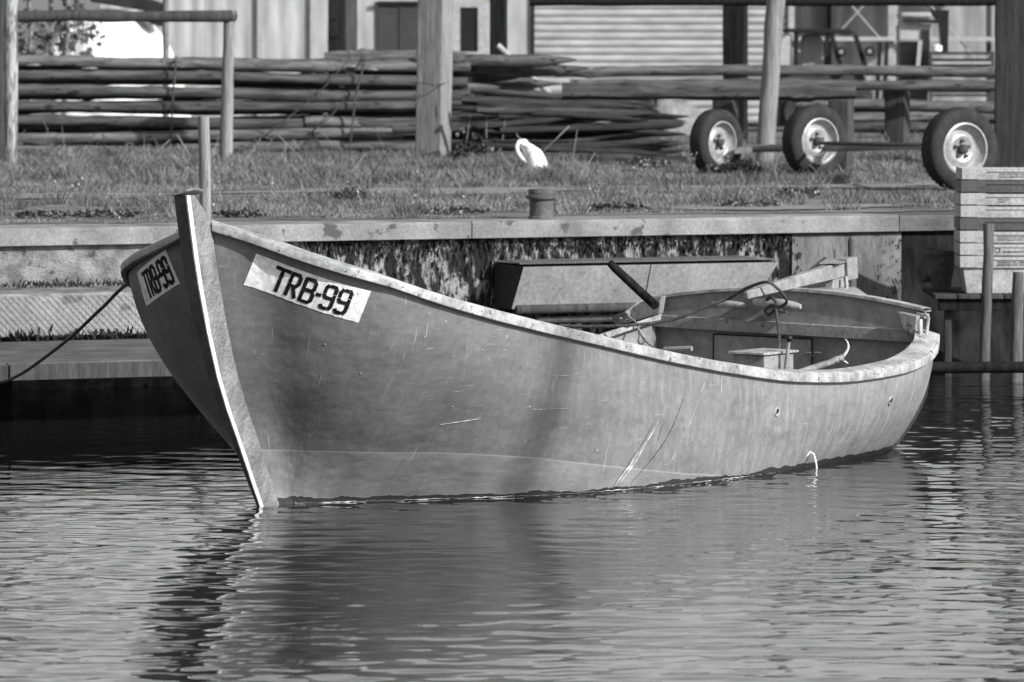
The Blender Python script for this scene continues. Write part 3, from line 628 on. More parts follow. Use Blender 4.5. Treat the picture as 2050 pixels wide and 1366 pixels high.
rope('lashing', [BP(1236+22*math.sin(i*1.9)*.6+i*.9, 640+9*math.cos(i*1.9)-i*.3, 5.2) for i in range(18)], .006, M['ropel'], 'coiled lashing knotted round the far stern rail', n=6)
rope('snap_hook', [BP(1277, 655, 5.15), BP(1279, 672, 5.15), BP(1278, 684, 5.15), BP(1284, 690, 5.15), BP(1290, 682, 5.15), BP(1284, 668, 5.15), BP(1278, 658, 5.15)], .0045, M['pipe'], 'metal snap hook hanging inside the far stern rail', 'hook', 6)
rope('thin_line', [BP(1262, 636, 5.2), BP(1275, 648, 5.2), BP(1278, 662, 5.17), BP(1288, 678, 5.15), BP(1300, 690, 5.1), BP(1320, 703, 5.0), BP(1345, 712, 4.9)], .0045, M['ropel'], 'thin pale line dropping from the lashing to the boat floor', n=6)
oar = thing('wooden_pole', BP(1320, 640, 5.2), 'short dark round pole sticking up over the far stern corner', 'pole')
MB().tube([PX(1219, 525, 31.3), PX(1230, 536, 31.3), PX(1285, 587, 31.3), PX(1312, 612, 31.2)], [.018, .022, .024, .024], 12, wob=.04).build('shaft', M['creosote'], oar)
bh = thing('boat_hook', BP(1640, 738, 4.8), 'pale shaft with curved horn-like hook resting inside the stern', 'boat hook')
MB().tube([BP(1560, 760, 4.7), BP(1625, 738, 4.8), BP(1660, 727, 4.85), BP(1686, 716, 4.9)], [.016, .018, .017, .020], 10).build('shaft', M['gun'], bh)
MB().tube(curve_pts([BP(1684, 717, 4.9), BP(1692, 708, 4.9), BP(1698, 697, 4.9), BP(1697, 686, 4.9), BP(1692, 679, 4.9)]), [.011-.0012*i/4 for i in range(33)], 8).build('hook', M['band'], bh)
MB().tube([BP(1684, 720, 4.9), BP(1698, 728, 4.9)], [.008, .003], 6).build('spike', M['band'], bh)
MB().tube([BP(1682, 711, 4.9), BP(1685, 724, 4.9)], .021, 12).build('binding', M['hubd'], bh)

# posts and stakes in the water
def stake(name, x, ytop, ybot, D, w, m, label, cat='stake', lean=0, taper=.9, wob=.10, tilt_y=0):
    b_ = PX(x, 0, D); r = w/2*D/F; zt = ZZ(ytop, D); zb = ybot if isinstance(ybot, float) else ZZ(ybot, D)
    pts = []; rad = []
    for i in range(14):
        t = i/13; pts.append(Vector((b_.x+lean*t*D/F+random.uniform(-1, 1)*r*.08, D+tilt_y*t, zb+(zt-zb)*t))); rad.append(r*(1+(taper-1)*t)*(1+random.uniform(-.05, .05)))
    return MB().tube(pts, rad, 14, wob=wob).build(name, m, None, label, cat, loc=(b_.x, D, zb))
stake('mooring_stake', 422, 233, -1.4, 36.4, 26, M['wood'], 'weathered grooved mooring stake standing just behind the boat stem', lean=-14)
b_ = PX(1706, 0, 33.8)
MB().tube([(b_.x, 33.8, -1.4), (b_.x, 33.8, ZZ(484, 33.8)), (b_.x, 33.8, ZZ(477, 33.8)), (b_.x, 33.8, ZZ(473, 33.8))], [.0245, .0245, .02, .008], 16).build('mooring_post', M['iron'], None, 'slim round metal post with domed top behind the rudder', 'post', loc=(b_.x, 33.8, 0))
stake('jetty_stake', 1958, 448, -1.4, 36.9, 24, M['stakew'], 'weathered wooden stake standing in front of the crate stack', lean=22)
stake('jetty_stake', 2024, 545, -1.4, 36.8, 26, M['stakew'], 'shorter wooden stake right of the one before the crate stack', lean=14)
# tall pole out of view, added to cast the shadow across the boat side
hp = hull_hit(1110, 800)[0]; mp = hp+SUN*25.0
MB().tube([(mp.x, mp.y, -1.5), (mp.x, mp.y, 4), (mp.x, mp.y, 15)], [.08, .076, .07], 14).build('shadow_pole', M['wood_dark'], None, 'tall round unseen pole added to cast a shadow on the boat side', 'pole', loc=(mp.x, mp.y, 0))

# ------------------------------------------------------------------ raised sheet-metal stage behind the stern
stage = thing('sheet_metal_stage', PX(1280, 640, 36.6), 'raised sheet-metal trough with slanted end fixed along the quay wall', 'landing stage')
dF = -.38; ua, ub = u_at(990, 0), u_at(1556, dF)
z1, z0 = .71, .43
mb = MB()
prof = [(0, z1), (-.03+dF, z1-.012), (dF+.14, z0+.03), (0, z0)]
mb.add([Q(ua, .0, z1), Q(ua, dF, z1-.012), Q(ua-.03, dF+.10, z0), Q(ua+.0, 0, z0), Q(ub, .0, z1), Q(ub, dF, z1-.012), Q(ub-.12, dF+.10, z0), Q(ub-.12, 0, z0)],
       [(0, 1, 2, 3), (4, 7, 6, 5), (0, 4, 5, 1), (3, 2, 6, 7), (0, 3, 7, 4)]); mb.build('trough_shell', M['darkdoor'], stage)
um = u_at(1302, dF)
for a, b2 in ((ua+.004, um-.004), (um+.004, ub)):
    e0 = 0 if a > um else 0; lo0 = .0; 
    mb = MB(); mb.prism([Q(a+(.0), dF-.006, z1-.014), Q(b2, dF-.006, z1-.014), Q(b2-(.12 if b2 == ub else 0), dF+.092, z0+.012), Q(a-(.03 if a < um-.1 else 0), dF+.092, z0+.012)], (0, 0, -.008)); mb.build('front_sheet', M['steel_tex'], stage)
mb = MB(); mb.add([Q(ua, dF+.0, z1+.004), Q(ub, dF, z1+.004), Q(ub, 0, z1+.012), Q(ua, 0, z1+.012)], [(0, 1, 2, 3)])
for i in range(90):
    t = ua+(ub-ua-.1)*i/90; mb.beam(Q(t, dF+.02, z1+.006), Q(t+.05, -.02, z1+.014), .008, .008)
mb.build('studded_top', M['steel_tex'], stage, fix=False)
MB().tube([Q(ua+.0, dF+.10, z0+.0), Q(ub-.15, dF+.10, z0+.0)], .033, 12).build('lip_roll', M['wood_dark'], stage)
MB().tube([Q(ua+.2, dF+.2, z0-.075), Q(ub-.2, dF+.2, z0-.075)], .022, 10).build('under_rail', M['pipe'], stage)
for x in (1060, 1162, 1420): 
    u = u_at(x, -.2); MB().tube([Q(u, -.15, -1.4), Q(u, -.15, z0)], .035, 10).build('support_leg', M['wood_dark'], stage)

# ------------------------------------------------------------------ right: jetty with crates
JD = 37.4
jet = thing('small_jetty', PX(1990, 735, JD), 'dark low timber jetty carrying the fish crates at the right', 'jetty')
zj = ZZ(588, JD)
for i in range(9):
    MB().span((XX(1868, JD)+i*.145, JD-.15, zj-.028), (XX(1868, JD)+i*.145+.138, JD+1.0, zj)).build('deck_board', M['wood_dark'], jet, bevel=.004)
MB().span((XX(1876, JD), JD-.12, zj-.10), (3.9, JD-.06, zj-.03)).build('edge_beam', M['creosote'], jet, bevel=.004)
for x in (1897, 2052): MB().span((XX(x-7, JD), JD-.05, -1.4), (XX(x+7, JD), JD+.0, zj-.03)).build('jetty_leg', M['wood_dark'], jet, bevel=.004)
MB().tube([(XX(1862, 36.2), 36.2, .12), (4.5, 36.2, .13)], .035, 12).build('floating_pipe', M['creosote'], None, 'dark floating pipe lying along the water below the jetty', 'pipe', loc=(XX(1862, 36.2), 36.2, 0))
def crate_mesh(light):
    L_, Wd, hh = .80, .47, .235; x0 = 0; e = []
    body = MB(); t = .03
    bt = [(t+.016, t*.6+.01, 0), (L_-t-.016, t*.6+.01, 0), (L_-t-.016, Wd-t*.6, 0), (t+.016, Wd-t*.6, 0)]; tp = [(.012, .012, hh-.02), (L_-.012, .012, hh-.02), (L_-.012, Wd-.012, hh-.02), (.012, Wd-.012, hh-.02)]
    body.add(bt+tp, [(0, 1, 2, 3), (0, 1, 5, 4), (1, 2, 6, 5), (2, 3, 7, 6), (3, 0, 4, 7)])
    rim = MB(); zt = hh
    # rim as a ring with deep corner blocks: front outline
    for y0, y1 in ((-.004, .016), (Wd-.016, Wd+.004)):
        pl = [(0, zt-.002), (.155, zt-.002), (.170, zt-.008), (L_-.17, zt-.008), (L_-.155, zt-.002), (L_, zt-.002), (L_, zt-.073), (L_-.105, zt-.073), (L_-.16, zt-.027), (.16, zt-.027), (.105, zt-.073), (0, zt-.073)]
        rim.prism([(x, y0, z) for x, z in pl], (0, y1-y0, 0))
    for x0, x1 in ((-.002, .016), (L_-.016, L_+.002)):
        rim.span((x0, .0, zt-.073), (x1, Wd, zt-.004))
    pan = MB(); pan.span((.09, .003, zt-.0765), (L_-.09, .014, zt-.020))
    return body, rim, pan
def crate(name, P, mm, label, group):
    t = thing(name, P, label, 'crate', group); b_, r_, p_ = crate_mesh(mm)
    for mb_, nm in ((b_, 'crate_body'), (r_, 'crate_rim'), (p_, 'crate_panel')):
        mb_.v = [tuple(Vector(v)+Vector(P)) for v in mb_.v]; mb_.build(nm, mm, t, bevel=.002)
    return t
spec = [('crate', 'pale worn fish crate at the bottom of the stack, its body fully seen', 'EIGENDOM ZEEUWSE VIS\nBREDERODE B.V.', 'ink', 0), ('crate', 'pale fish crate with dark round logo, second from the bottom of the stack', 'EIGENDOM F.D. URK', 'ink', .0),
        ('crate', 'pale fish crate with two faded print lines under the lower dark crate', 'EIGENDOM HOLLANDS\nVISAFSLAG URK', 'inkw', .0), ('crated', 'lower dark fish crate of the stack, fifth crate from the top', 'IJSSELMEERVISAFSLAG\nAUGUSTUS 1987', 'inkw', .0),
        ('crate', 'pale blank fish crate lying right above the lower dark crate', '', 'ink', .004), ('crate', 'pale fish crate with a short two-line print below the upper dark crate', 'DIT OF\n1997', 'inkw', .004),
        ('crated', 'upper dark fish crate, second from the top of the stack', '', 'ink', .006), ('crate', 'topmost pale fish crate with auction lettering and raised lip', 'E.N. VISAFSLAG\nHOLLANDS NOORDEN', 'inkw', .012)]
for i, (m_, lab, tx, ink, dx) in enumerate(spec):
    P = Vector((XX(1918, 37.5)+dx, 37.35+random.uniform(-.006, .006), zj+.002+i*.0785)); t = crate('fish_crate', P, M[m_], lab, 'stacked fish crates on the jetty')
    if tx: text(tx, 'lettering', .0185, P+Vector((.235 if i != 1 else .27, .0015, .235-.046 if '\n' in tx else .235-.060)), M[ink], t, sx=1.25)
    if i == 1:
        mb = MB(); c0 = P+Vector((.20, .004, .19)); mb.tube([c0+Vector((.014*math.cos(a), 0, .014*math.sin(a))) for a in np.linspace(.6, 5.6, 12)], .003, 5); c1 = c0+Vector((.034, 0, 0)); mb.tube([c1+Vector((.014*math.cos(a), 0, .014*math.sin(a))) for a in np.linspace(0, 6.28, 14)], .003, 5); mb.tube([c1+Vector((.016, 0, .016)), c1+Vector((.016, 0, -.016))], .003, 5); mb.build('logo', M['ink'], t)
# pot on the jetty and a spiky weed
pot = thing('plant_pot', PX(1885, 590, 37.9), 'dark tapered bucket-like pot standing left of the crates', 'pot')
c = PX(1885, 590, 37.9); c.z = zj
MB().lathe([(.001, .004), (.055, .004), (.095, .225), (.105, .225), (.105, .25), (.09, .25), (.05, .02), (.001, .02)], n=24, c=c).build('pot_body', M['iron'], pot)
def spiky(c, n, L, m, name, label, cat, up=.3, group=None):
    mb = MB()
    for i in range(n):
        a = random.uniform(0, 6.28); e = random.uniform(-.4, 1.2); d = Vector((math.cos(a)*math.cos(e), math.sin(a)*math.cos(e), math.sin(e)+up)).normalized(); s_ = d.cross(Vector((.3, .5, 1))).normalized()*L*.07; l = L*random.uniform(.6, 1.1)
        mb.grid([[c-s_*.4, c+s_*.4], [c+d*l*.5-s_, c+d*l*.5+s_], [c+d*l-s_*.1-Vector((0, 0, l*.1)), c+d*l+s_*.1-Vector((0, 0, l*.1))]], True)
    return mb.build(name, m, None, label, cat, group, loc=c, fix=False)
spiky(PX(1858, 565, 38.0), 34, .09, M['grass'], 'spiky_weed', 'small spiky weed growing from the wall beside the pot', 'weed')
# ------------------------------------------------------------------ bollard
bc = Q(u_at(1084, .28), .28, GZ); bol = thing('bollard', bc, 'small round iron bollard with flanged cap on the quay edge', 'bollard')
MB().lathe([(.001, -.01), (.088, -.01), (.088, .01), (.076, .02), (.074, .12)], n=28, c=bc).build('shaft', M['iron'], bol)
MB().lathe([(.074, .118), (.094, .126), (.098, .135), (.096, .147), (.082, .152), (.084, .178), (.080, .188), (.001, .192)], n=28, c=bc).build('cap', M['iron'], bol)

# ------------------------------------------------------------------ grass
def vnoise(X, Y, s, seed):
    rs = np.random.RandomState(seed); G = rs.rand(256, 256); x = X/s; y = Y/s; xi = np.floor(x).astype(int); yi = np.floor(y).astype(int); fx = x-xi; fy = y-yi; fx = fx*fx*(3-2*fx); fy = fy*fy*(3-2*fy)
    g = lambda a, b_: G[a % 256, b_ % 256]
    return (g(xi, yi)*(1-fx)+g(xi+1, yi)*fx)*(1-fy)+(g(xi, yi+1)*(1-fx)+g(xi+1, yi+1)*fx)*fy
def build_grass():
    N = 950000; rs = np.random.RandomState(5); Y = 35+30*rs.rand(N)**1.15; hw = hw_ = 1100/F; X = (rs.rand(N)*2-1)*(Y*hw+.6)
    u = (X-QX)*qc+(Y-QY)*qs; d = -(X-QX)*qs+(Y-QY)*qc
    n1 = vnoise(u*1.0, d, 1.1, 1); n2 = vnoise(u, d, .35, 2); n3 = vnoise(u, d, .12, 3); nn = .5*n1+.3*n2+.2*n3
    thr = np.where(d < .55, 2.0, np.where(d < 2.4, .56-.11*(d-.55), .38))
    thr = np.where(np.abs(d-6.9) < .75, .66, thr); thr = np.where((d > 1) & (d < 5.5), thr+.10*np.sin(u*.9+1)+.04, thr); thr = np.where((np.abs(d-1.9) < .35) & (u > 4), .60, thr)
    thr = np.where((d < 6.9) & (d > 1) & (X < -2.2-.1*(d-3)) & (d > 3.2), .60, thr); thr = np.where((d > 8.2), .18, thr)
    keep = (nn > thr) & (d > .5); X, Y, u, d, nn, n2 = [q[keep] for q in (X, Y, u, d, nn, n2)]; n = len(X); 
    h = (.012+.052*np.clip((nn-.36)/.34, 0, 1)**1.5)*(.5+rs.rand(n))*np.clip(.55+d/9, .5, 1.5)
    h *= np.where((d > 4.6) & (d < 7.8), .30, 1)*np.where(d < 2.2, .55, 1); h[rs.rand(n) < .006] *= 2.6
    w = .0016+.0016*rs.rand(n)+.00008*(Y-35); a = rs.rand(n)*6.28; lean = rs.rand(n)*1.3*h; la = rs.rand(n)*6.28
    sx, sy = np.cos(a)*w, np.sin(a)*w; z = np.full(n, GZ-.006); V = np.zeros((n, 4, 3))
    V[:, 0] = np.stack([X-sx, Y-sy, z], 1); V[:, 1] = np.stack([X+sx, Y+sy, z], 1)
    V[:, 2] = np.stack([X+sx*.3+lean*np.cos(la), Y+sy*.3+lean*np.sin(la), z+h], 1); V[:, 3] = np.stack([X-sx*.3+lean*np.cos(la), Y-sy*.3+lean*np.sin(la), z+h*.97], 1)
    nt_ = 170; T = []
    for q in range(nt_):
        yy = 37.5+22*rs.rand(); xx = (rs.rand()*2-1)*(yy*hw_+.2); dd = -(xx-QX)*qs+(yy-QY)*qc
        if dd < .7 or abs(dd-6.9) < .5: continue
        m_ = 70; r0 = .05+.09*rs.rand(); hh = .045+.075*rs.rand(); aa = rs.rand(m_)*6.28; rr = r0*rs.rand(m_)**.5
        bx, by = xx+rr*np.cos(aa), yy+rr*np.sin(aa); ln = hh*(.5+.6*rs.rand(m_)); ww = .002+.002*rs.rand(m_); ang = rs.rand(m_)*6.28; out = .35+.5*rs.rand(m_); Vt = np.zeros((m_, 4, 3)); zz = np.full(m_, GZ-.005)
        Vt[:, 0] = np.stack([bx-ww*np.cos(ang), by-ww*np.sin(ang), zz], 1); Vt[:, 1] = np.stack([bx+ww*np.cos(ang), by+ww*np.sin(ang), zz], 1)
        Vt[:, 2] = np.stack([bx+np.cos(aa)*ln*out+ww*.3, by+np.sin(aa)*ln*out, zz+ln], 1); Vt[:, 3] = Vt[:, 2]-np.array([.6, 0, 0])*ww[:, None]; T.append(Vt)
    V = np.concatenate([V]+T); n_all = len(V)
    o = fastmesh('grass', V.reshape(-1, 3), np.arange(n_all*4).reshape(n_all, 4), M['grass']); tag(o, 'rough uneven grass covering the quay behind the wall', 'grass', None, 'stuff'); print('grass blades', n)
    k = rs.choice(n, 260, replace=False); Vf = []; 
    for i in k:
        if d[i] > 12 or (X[i] > 1 and random.random() < .7): continue
        c = Vector((X[i], Y[i], GZ+min(h[i], .14)+.01)); s = random.uniform(.004, .008)
        for q in range(3):
            aa = random.random()*6; Vf += [c+Vector((math.cos(aa)*s, math.sin(aa)*s, -s)), c+Vector((-math.cos(aa)*s, -math.sin(aa)*s, -s)), c+Vector((-math.cos(aa)*s, -math.sin(aa)*s, s)), c+Vector((math.cos(aa)*s, math.sin(aa)*s, s))]
    o = fastmesh('clover_flowers', np.array([tuple(v) for v in Vf]), np.arange(len(Vf)).reshape(-1, 4), M['flower']); tag(o, 'tiny white clover flowers dotted through the grass', 'flowers', None, 'stuff')
build_grass()
def stalks():
    P = [(x, random.uniform(330, 425)) for x in [40, 95, 170, 262, 300, 322, 395, 540, 610, 680, 760, 1130, 1240, 1390, 1560]]
    mb = MB()
    for x, y in P:
        D = F*(H-GZ)/(y-YH); p = PX(x, y, D); p.z = GZ; l = random.uniform(.15, .33); mb.tube([p, p+Vector((random.uniform(-.03, .03), 0, l*.6)), p+Vector((random.uniform(-.07, .07), 0, l))], [.0022, .002, .0015], 4)
        for q in range(4): mb.lathe([(.0005, -.012), (.005, 0), (.0005, .012)], n=5, c=p+Vector((random.uniform(-.02, .02), 0, l*random.uniform(.7, 1))))
    mb.build('seed_stalks', M['dry'], None, 'thin dry seed stalks rising from the grass near the quay edge', 'grass', None, 'stuff', fix=False)
stalks()

# ------------------------------------------------------------------ posts on the quay
def gpt(x, y): D = F*(H-GZ)/(y-YH); return Vector((XX(x, D), D, GZ)), D
def sqpost(name, xc, ybase, wpx, ztop, m, label, rotd=22, lean=0, bolts=None, cat='post', hside=1.0):
    p, D = gpt(xc, ybase); w = wpx*D/F; t = thing(name, p, label, cat); M3 = Matrix.Rotation(R(-rotd), 3, 'Z')
    mb = MB(); P = []
    nz = 12
    for i in range(nz+1):
        z = -.4+(ztop+.4)*i/nz; c = p+Vector((lean*(z)/2.0, 0, z)); P.append([c+M3 @ Vector((a*w/2*(1+random.uniform(-.025, .025)), b_*w/2*hside, 0)) for a, b_ in ((-1, -1), (1, -1), (1, 1), (-1, 1))])
    mb.grid(P, False, closed=True); mb.add(P[-1], [(0, 1, 2, 3)]); mb.build('post_shaft', m, t, bevel=.012)
    for bx, by in bolts or []:
        q = Vector((XX(bx, D), 0, ZZ(by, D))); front = p+M3 @ Vector((0, -w/2, 0)); q.y = front.y+(q.x-front.x)*math.tan(R(-rotd))-.004; mb = MB(); mb.lathe([(.001, -.006), (.018, -.006), (.018, .01)], axis='Y', n=10, c=q); mb.build('bolt', M['black'], t)
    return t
big = sqpost('timber_post', 867, 317, 56, 2.4, M['wood'], 'big square timber post with bright side in front of the pole stack', lean=.03)
p, D = gpt(867, 317); wp = [PX(828, 168, D-.16), PX(848, 167, D-.20), PX(870, 171, D-.21), PX(885, 168, D-.20), PX(892, 166, D-.05)]; MB().tube(curve_pts(wp), .006, 6).build('wire_band', M['hubd'], big)
stake('round_post', 20, -260, .6, gpt(20, 343)[1], 30, M['wood_bark'], 'round flaking-bark post at the left edge of the grass', 'post', lean=4)
sqpost('timber_post', -12, 338, 40, 2.4, M['wood_dark'], 'dark square post half cut off by the left picture edge', rotd=0)
stake('round_post', 1524, -260, .6, gpt(1524, 338)[1], 39, M['wood'], 'round slightly leaning post between the two left trailer wheels', 'post', lean=46, taper=.95)
sqpost('timber_post', 2044, 342, 92, 2.4, M['wood_dark'], 'thick dark square timber post above the crates at the right', rotd=14)
sqpost('timber_post', 686, 292, 44, 2.6, M['wood_dark'], 'dark bolted square post with light edge behind the pole stack', rotd=30, bolts=[(674, 36), (666, 71), (680, 71)])
sqpost('timber_post', 998, 290, 32, 2.6, M['creosote'], 'black square post beside the pale door frame of the shed', rotd=8)
sqpost('timber_post', 1472, 292, 44, 1.86, M['creosote'], 'black square post in front of the roller shutter', rotd=12)
# goal-like frame on the left
fr_ = thing('wooden_goal', gpt(452, 325)[0], 'goal-like frame of a thin round post and dark top rail at the left', 'frame')
Dp = gpt(452, 325)[1]
pts = [PX(449, 330, Dp)+Vector((0, 0, -.2))]+[PX(452+7*t+random.uniform(-.8, .8), 325-285*t, Dp) for t in (0, .2, .4, .6, .8, 1)]
MB().tube(pts, [.066, .063, .061, .058, .056, .054, .054], 14, wob=.05).build('upright', M['wood'], fr_)
pts = [PX(40-60+i*58, 33+random.uniform(-1.5, 1.5)-(i == 3)*2, Dp-.03-(9-i)*.35*.2) for i in range(9)]+[PX(468, 32, Dp)]
MB().tube(pts, [.052+random.uniform(-.005, .005) for _ in pts], 12, wob=.08).build('top_rail', M['wood_dark'], fr_)
MB().tube([PX(462, 32, Dp-.01), PX(470, 32, Dp-.01)], .058, 14).build('rail_end', M['endgrain'], fr_)

# ------------------------------------------------------------------ poles and stakes
def log_mesh(L, r, point=.0, seed=0, wavy=.022, name='log', mm=None):
    random.seed(seed); n = 14; k = 44; mb = MB(); P = []; off = [random.uniform(0, 6) for _ in range(4)]; lob = [1+random.uniform(-.05, .05) for _ in range(n)]
    knots = [(random.uniform(.05, .95)*L, random.randrange(n)) for _ in range(9)]
    for i in range(k+1):
        x = L*i/k; rr = r*(1+.06*math.sin(x*3+off[0])+.05*math.sin(x*8+off[1])+random.uniform(-.035, .035)); cy = wavy*math.sin(x*1.1+off[2]); cz = wavy*(math.sin(x*.9+off[3])+.18*math.sin(x*3.7+off[0]))
        row = []
        for j in range(n):
            a = 2*math.pi*j/n; q = rr*lob[j]
            for kx, kj in knots:
                if abs(kx-x) < .09 and min(abs(kj-j), n-abs(kj-j)) <= 1: q *= 1.16
            row.append(Vector((x, cy+math.cos(a)*q, cz+math.sin(a)*q)))
        P.append(row)
    if point:       # hewn point: flat facets
        c = Vector((L, P[-1][0].y-r, P[-1][7].z)); c = sum(P[-1], Vector())/n
        for s_, f in ((.35, .80), (.7, .50), (1.0, .12)):
            row = []
            for j in range(n):
                a = 2*math.pi*j/n; jj = round(a/(math.pi/2)+.5)*math.pi/2; q = r*f*(1 if f > .9 else min(1, .82/max(abs(math.cos(a-jj+math.pi/4)), .6)))
                row.append(c+Vector((point*s_, math.cos(a)*q, math.sin(a)*q-r*.25*s_)))
            P.append(row)
    mb.grid(P, True, closed=True); mb.add(P[0], [tuple(range(n))]); mb.add(P[-1], [tuple(range(n))[::-1]])
    o = mb.build(name, mm or M['log']); me = o.data; bpy.data.objects.remove(o); random.seed(seed+99); return me
LL = [log_mesh(5.05, .0565, .0, s) for s in range(8)]
ST = [log_mesh(1.25, .060, .36, 20+s, .012) for s in range(6)]; SD = [log_mesh(1.45, .031, .26, 40+s, .012, mm=M['logdark']) for s in range(6)]
TOPW = ['topmost', 'second', 'third', 'fourth', 'fifth', 'sixth', 'seventh']
def put(me, name, loc, rot, label, cat='pole', group=None):
    o = bpy.data.objects.new(name, me); C.objects.link(o); o.location = loc; o.rotation_euler = rot; return tag(o, label, cat, group)
DP = 59.5; rows_y = [128, 157, 187, 216, 247, 274, 298]
for r_, y in enumerate(rows_y):
    for c_ in range(4):
        D = DP+c_*.15; z = ZZ(y-2, DP)-(c_ % 2)*.012; x0 = XX(-78, D)-random.uniform(-.08, .08)
        lab = 'long pole, %s row of the stack seen under the left frame' % TOPW[r_] if c_ == 0 else 'long pole lying hidden deeper in the left pole stack'
        if c_ == 1 and r_ in (1, 2, 3): continue
        o = put(LL[(r_*3+c_) % 8], 'wooden_pole', (x0, D, z+random.uniform(-.006, .006)), (random.uniform(0, 6.28), R(random.uniform(-.2, .25)+.12), R(random.uniform(-.3, .3))), lab, 'pole', 'long poles of the left stack')
# sharpened tips of the main pile, right of the big post
tips = [(1155, 122), (1178, 140), (1035, 155), (1120, 168), (1150, 193), (1000, 175), (985, 186), (1060, 225), (965, 210), (1010, 235), (935, 248), (1078, 258), (975, 128), (1090, 150), (950, 165), (930, 200), (1120, 240), (990, 268), (1045, 262), (960, 285), (1020, 290), (910, 275), (1085, 205), (1130, 218), (970, 112), (925, 130), (1060, 132), (1095, 185)]
ORD = 'first second third fourth fifth sixth seventh eighth ninth tenth eleventh twelfth thirteenth fourteenth fifteenth sixteenth seventeenth eighteenth nineteenth twentieth twenty-first twenty-second twenty-third twenty-fourth twenty-fifth twenty-sixth twenty-seventh twenty-eighth'.split()
for i, (x, y) in enumerate(tips):
    D = DP+.10+(i % 5)*.16; p = PX(x, y, D); roll = random.uniform(0, 6.28); ry = R(random.uniform(-2.2, 1.6)); rz = R(random.uniform(-4, 4))
    if i == 0: lab = 'sharpened stake whose point reaches furthest right at the top of the pile'
    elif i == 4: lab = 'thick sharpened stake jutting right at mid height of the pile'
    elif i == 24: lab = 'flat light stake end lying on top behind the big post'
    else: lab = 'pointed stake of the main pile right of the big post, tip %s from the top' % ORD[sorted(q[1]*1000+q[0] for q in tips).index(y*1000+x)]
    ex = Matrix.Rotation(rz, 3, 'Z') @ Matrix.Rotation(ry, 3, 'Y') @ Vector((1.61, 0, 0))
    put(ST[i % 6], 'sharpened_stake', p-ex, (0, 0, 0), lab, 'stake', 'sharpened stakes of the main pile').rotation_euler = Matrix.Rotation(rz, 3, 'Z').to_4x4().to_3x3().__matmul__(Matrix.Rotation(ry, 3, 'Y')).__matmul__(Matrix.Rotation(roll, 3, 'X')).to_euler()
# low heap of dark stakes further right
random.seed(11)
cnt = 0
for layer in range(10):
    for k_ in range(8):
        y = 214+layer*13+random.uniform(-7, 7); x = 1395-random.choice([random.uniform(0, 60), random.uniform(0, 105), random.uniform(60, 270)])
        if layer < 2 and x > 1345: x -= 60
        D = 55.6+k_*.17-layer*.12 if x > 1290 else 57.7+k_*.15; p = PX(x, y, D)
        if p.z < GZ+.03: p.z = GZ+.04
        rz, ry, roll = R(random.uniform(-14, 14)), R(random.uniform(-6, 4)), random.uniform(0, 6.28)
        Mx = Matrix.Rotation(rz, 3, 'Z') @ Matrix.Rotation(ry, 3, 'Y'); ex = Mx @ Vector((1.77, 0, 0))
        o = put(SD[cnt % 6], 'sharpened_stake', p-ex, (Mx @ Matrix.Rotation(roll, 3, 'X')).to_euler(), 'dark sharpened stake in the low heap left of the trailer wheels', 'stake', 'dark stakes of the low heap'); cnt += 1
# ties round the main pile
def tie(pts, label, r=.007): return MB().tube([PX(x, y, D) for x, y, D in pts], r, 6).build('strap', M['rope'], None, label, 'strap', loc=PX(*pts[0]))
tie([(352, 112, DP+.1), (352, 122, DP-.12), (346, 200, DP-.13), (341, 292, DP-.13)], 'upright tie strap round the left part of the pole stack', .010)
tie([(733, 112, DP+.1), (731, 120, DP-.12), (712, 190, DP-.13), (700, 298, DP-.13)], 'slanting tie strap left of the big square post', .010)
tie([(700, 118, DP-.14), (640, 185, DP-.14), (560, 250, DP-.15), (496, 294, DP-.15)], 'long diagonal line crossing the pole stack')
tie([(690, 200, DP-.14), (660, 235, DP-.15), (628, 262, DP-.2)], 'short diagonal line running down to the small net')
# small net
mb = MB(); ap = PX(627, 262, 57.2)
for i in range(18):
    a = math.pi*2*i/18; f_ = gpt(618, 312)[0]+Vector((.16*math.cos(a), .10*math.sin(a), 0)); mb.tube([ap, ap.lerp(f_, .5)+Vector((0, 0, -.015)), f_], .0035, 4)
for t in (.25, .45, .65, .85):
    mb.tube([ap.lerp(gpt(618, 312)[0]+Vector((.16*math.cos(a), .10*math.sin(a), 0)), t) for a in np.linspace(0, 6.28, 14)], .003, 4)
mb.build('fishing_net', M['ropel'], None, 'small cone of fishing net hanging at the foot of the pole stack', 'net', loc=ap, fix=False)
# right-hand horizontal poles on stub posts
PB = log_mesh(5.2, .056, .0, 71, .012, mm=M['log']); PC = log_mesh(2.66, .075, .0, 73, .006, mm=M['log']); PT = log_mesh(4.3, .052, .3, 75, .01, mm=M['logdark'])
put(PB, 'wooden_pole', PX(1110, 143, 61.6), (0, R(.0), 0), 'upper of the two long level poles behind the wheels', 'pole')
put(PB, 'wooden_pole', PX(1140, 170, 61.5), (2, R(-.0), R(.2)), 'lower of the two long level poles behind the wheels', 'pole')
o = put(PC, 'round_beam', PX(1125, 183, 54.3), (1, 0, 0), 'thick round beam with cut end above the two left wheels', 'beam')
put(PT, 'sharpened_stake', PX(960, 118, DP-.3)-Vector((0, 0, 0)), (0, R(1.2), 0), 'long light stake on top of the pile pointing right', 'stake') if False else None
for x, yb, w, zt, lab in ((1684, 352, 42, ZZ(199, 50), 'square stub post carrying the thick beam behind the middle wheel'), (1796, 299, 42, ZZ(180, 61.8), 'square stub post under the level poles between the right wheels'), (1452, 299, 42, ZZ(180, 61.8), 'square stub post behind the left trailer wheel'), (1290, 299, 42, ZZ(180, 61.8), 'square stub post in front of the shutter bottom')):
    sqpost('stub_post', x, yb, w, zt-GZ, M['wood_dark'], lab, rotd=20)
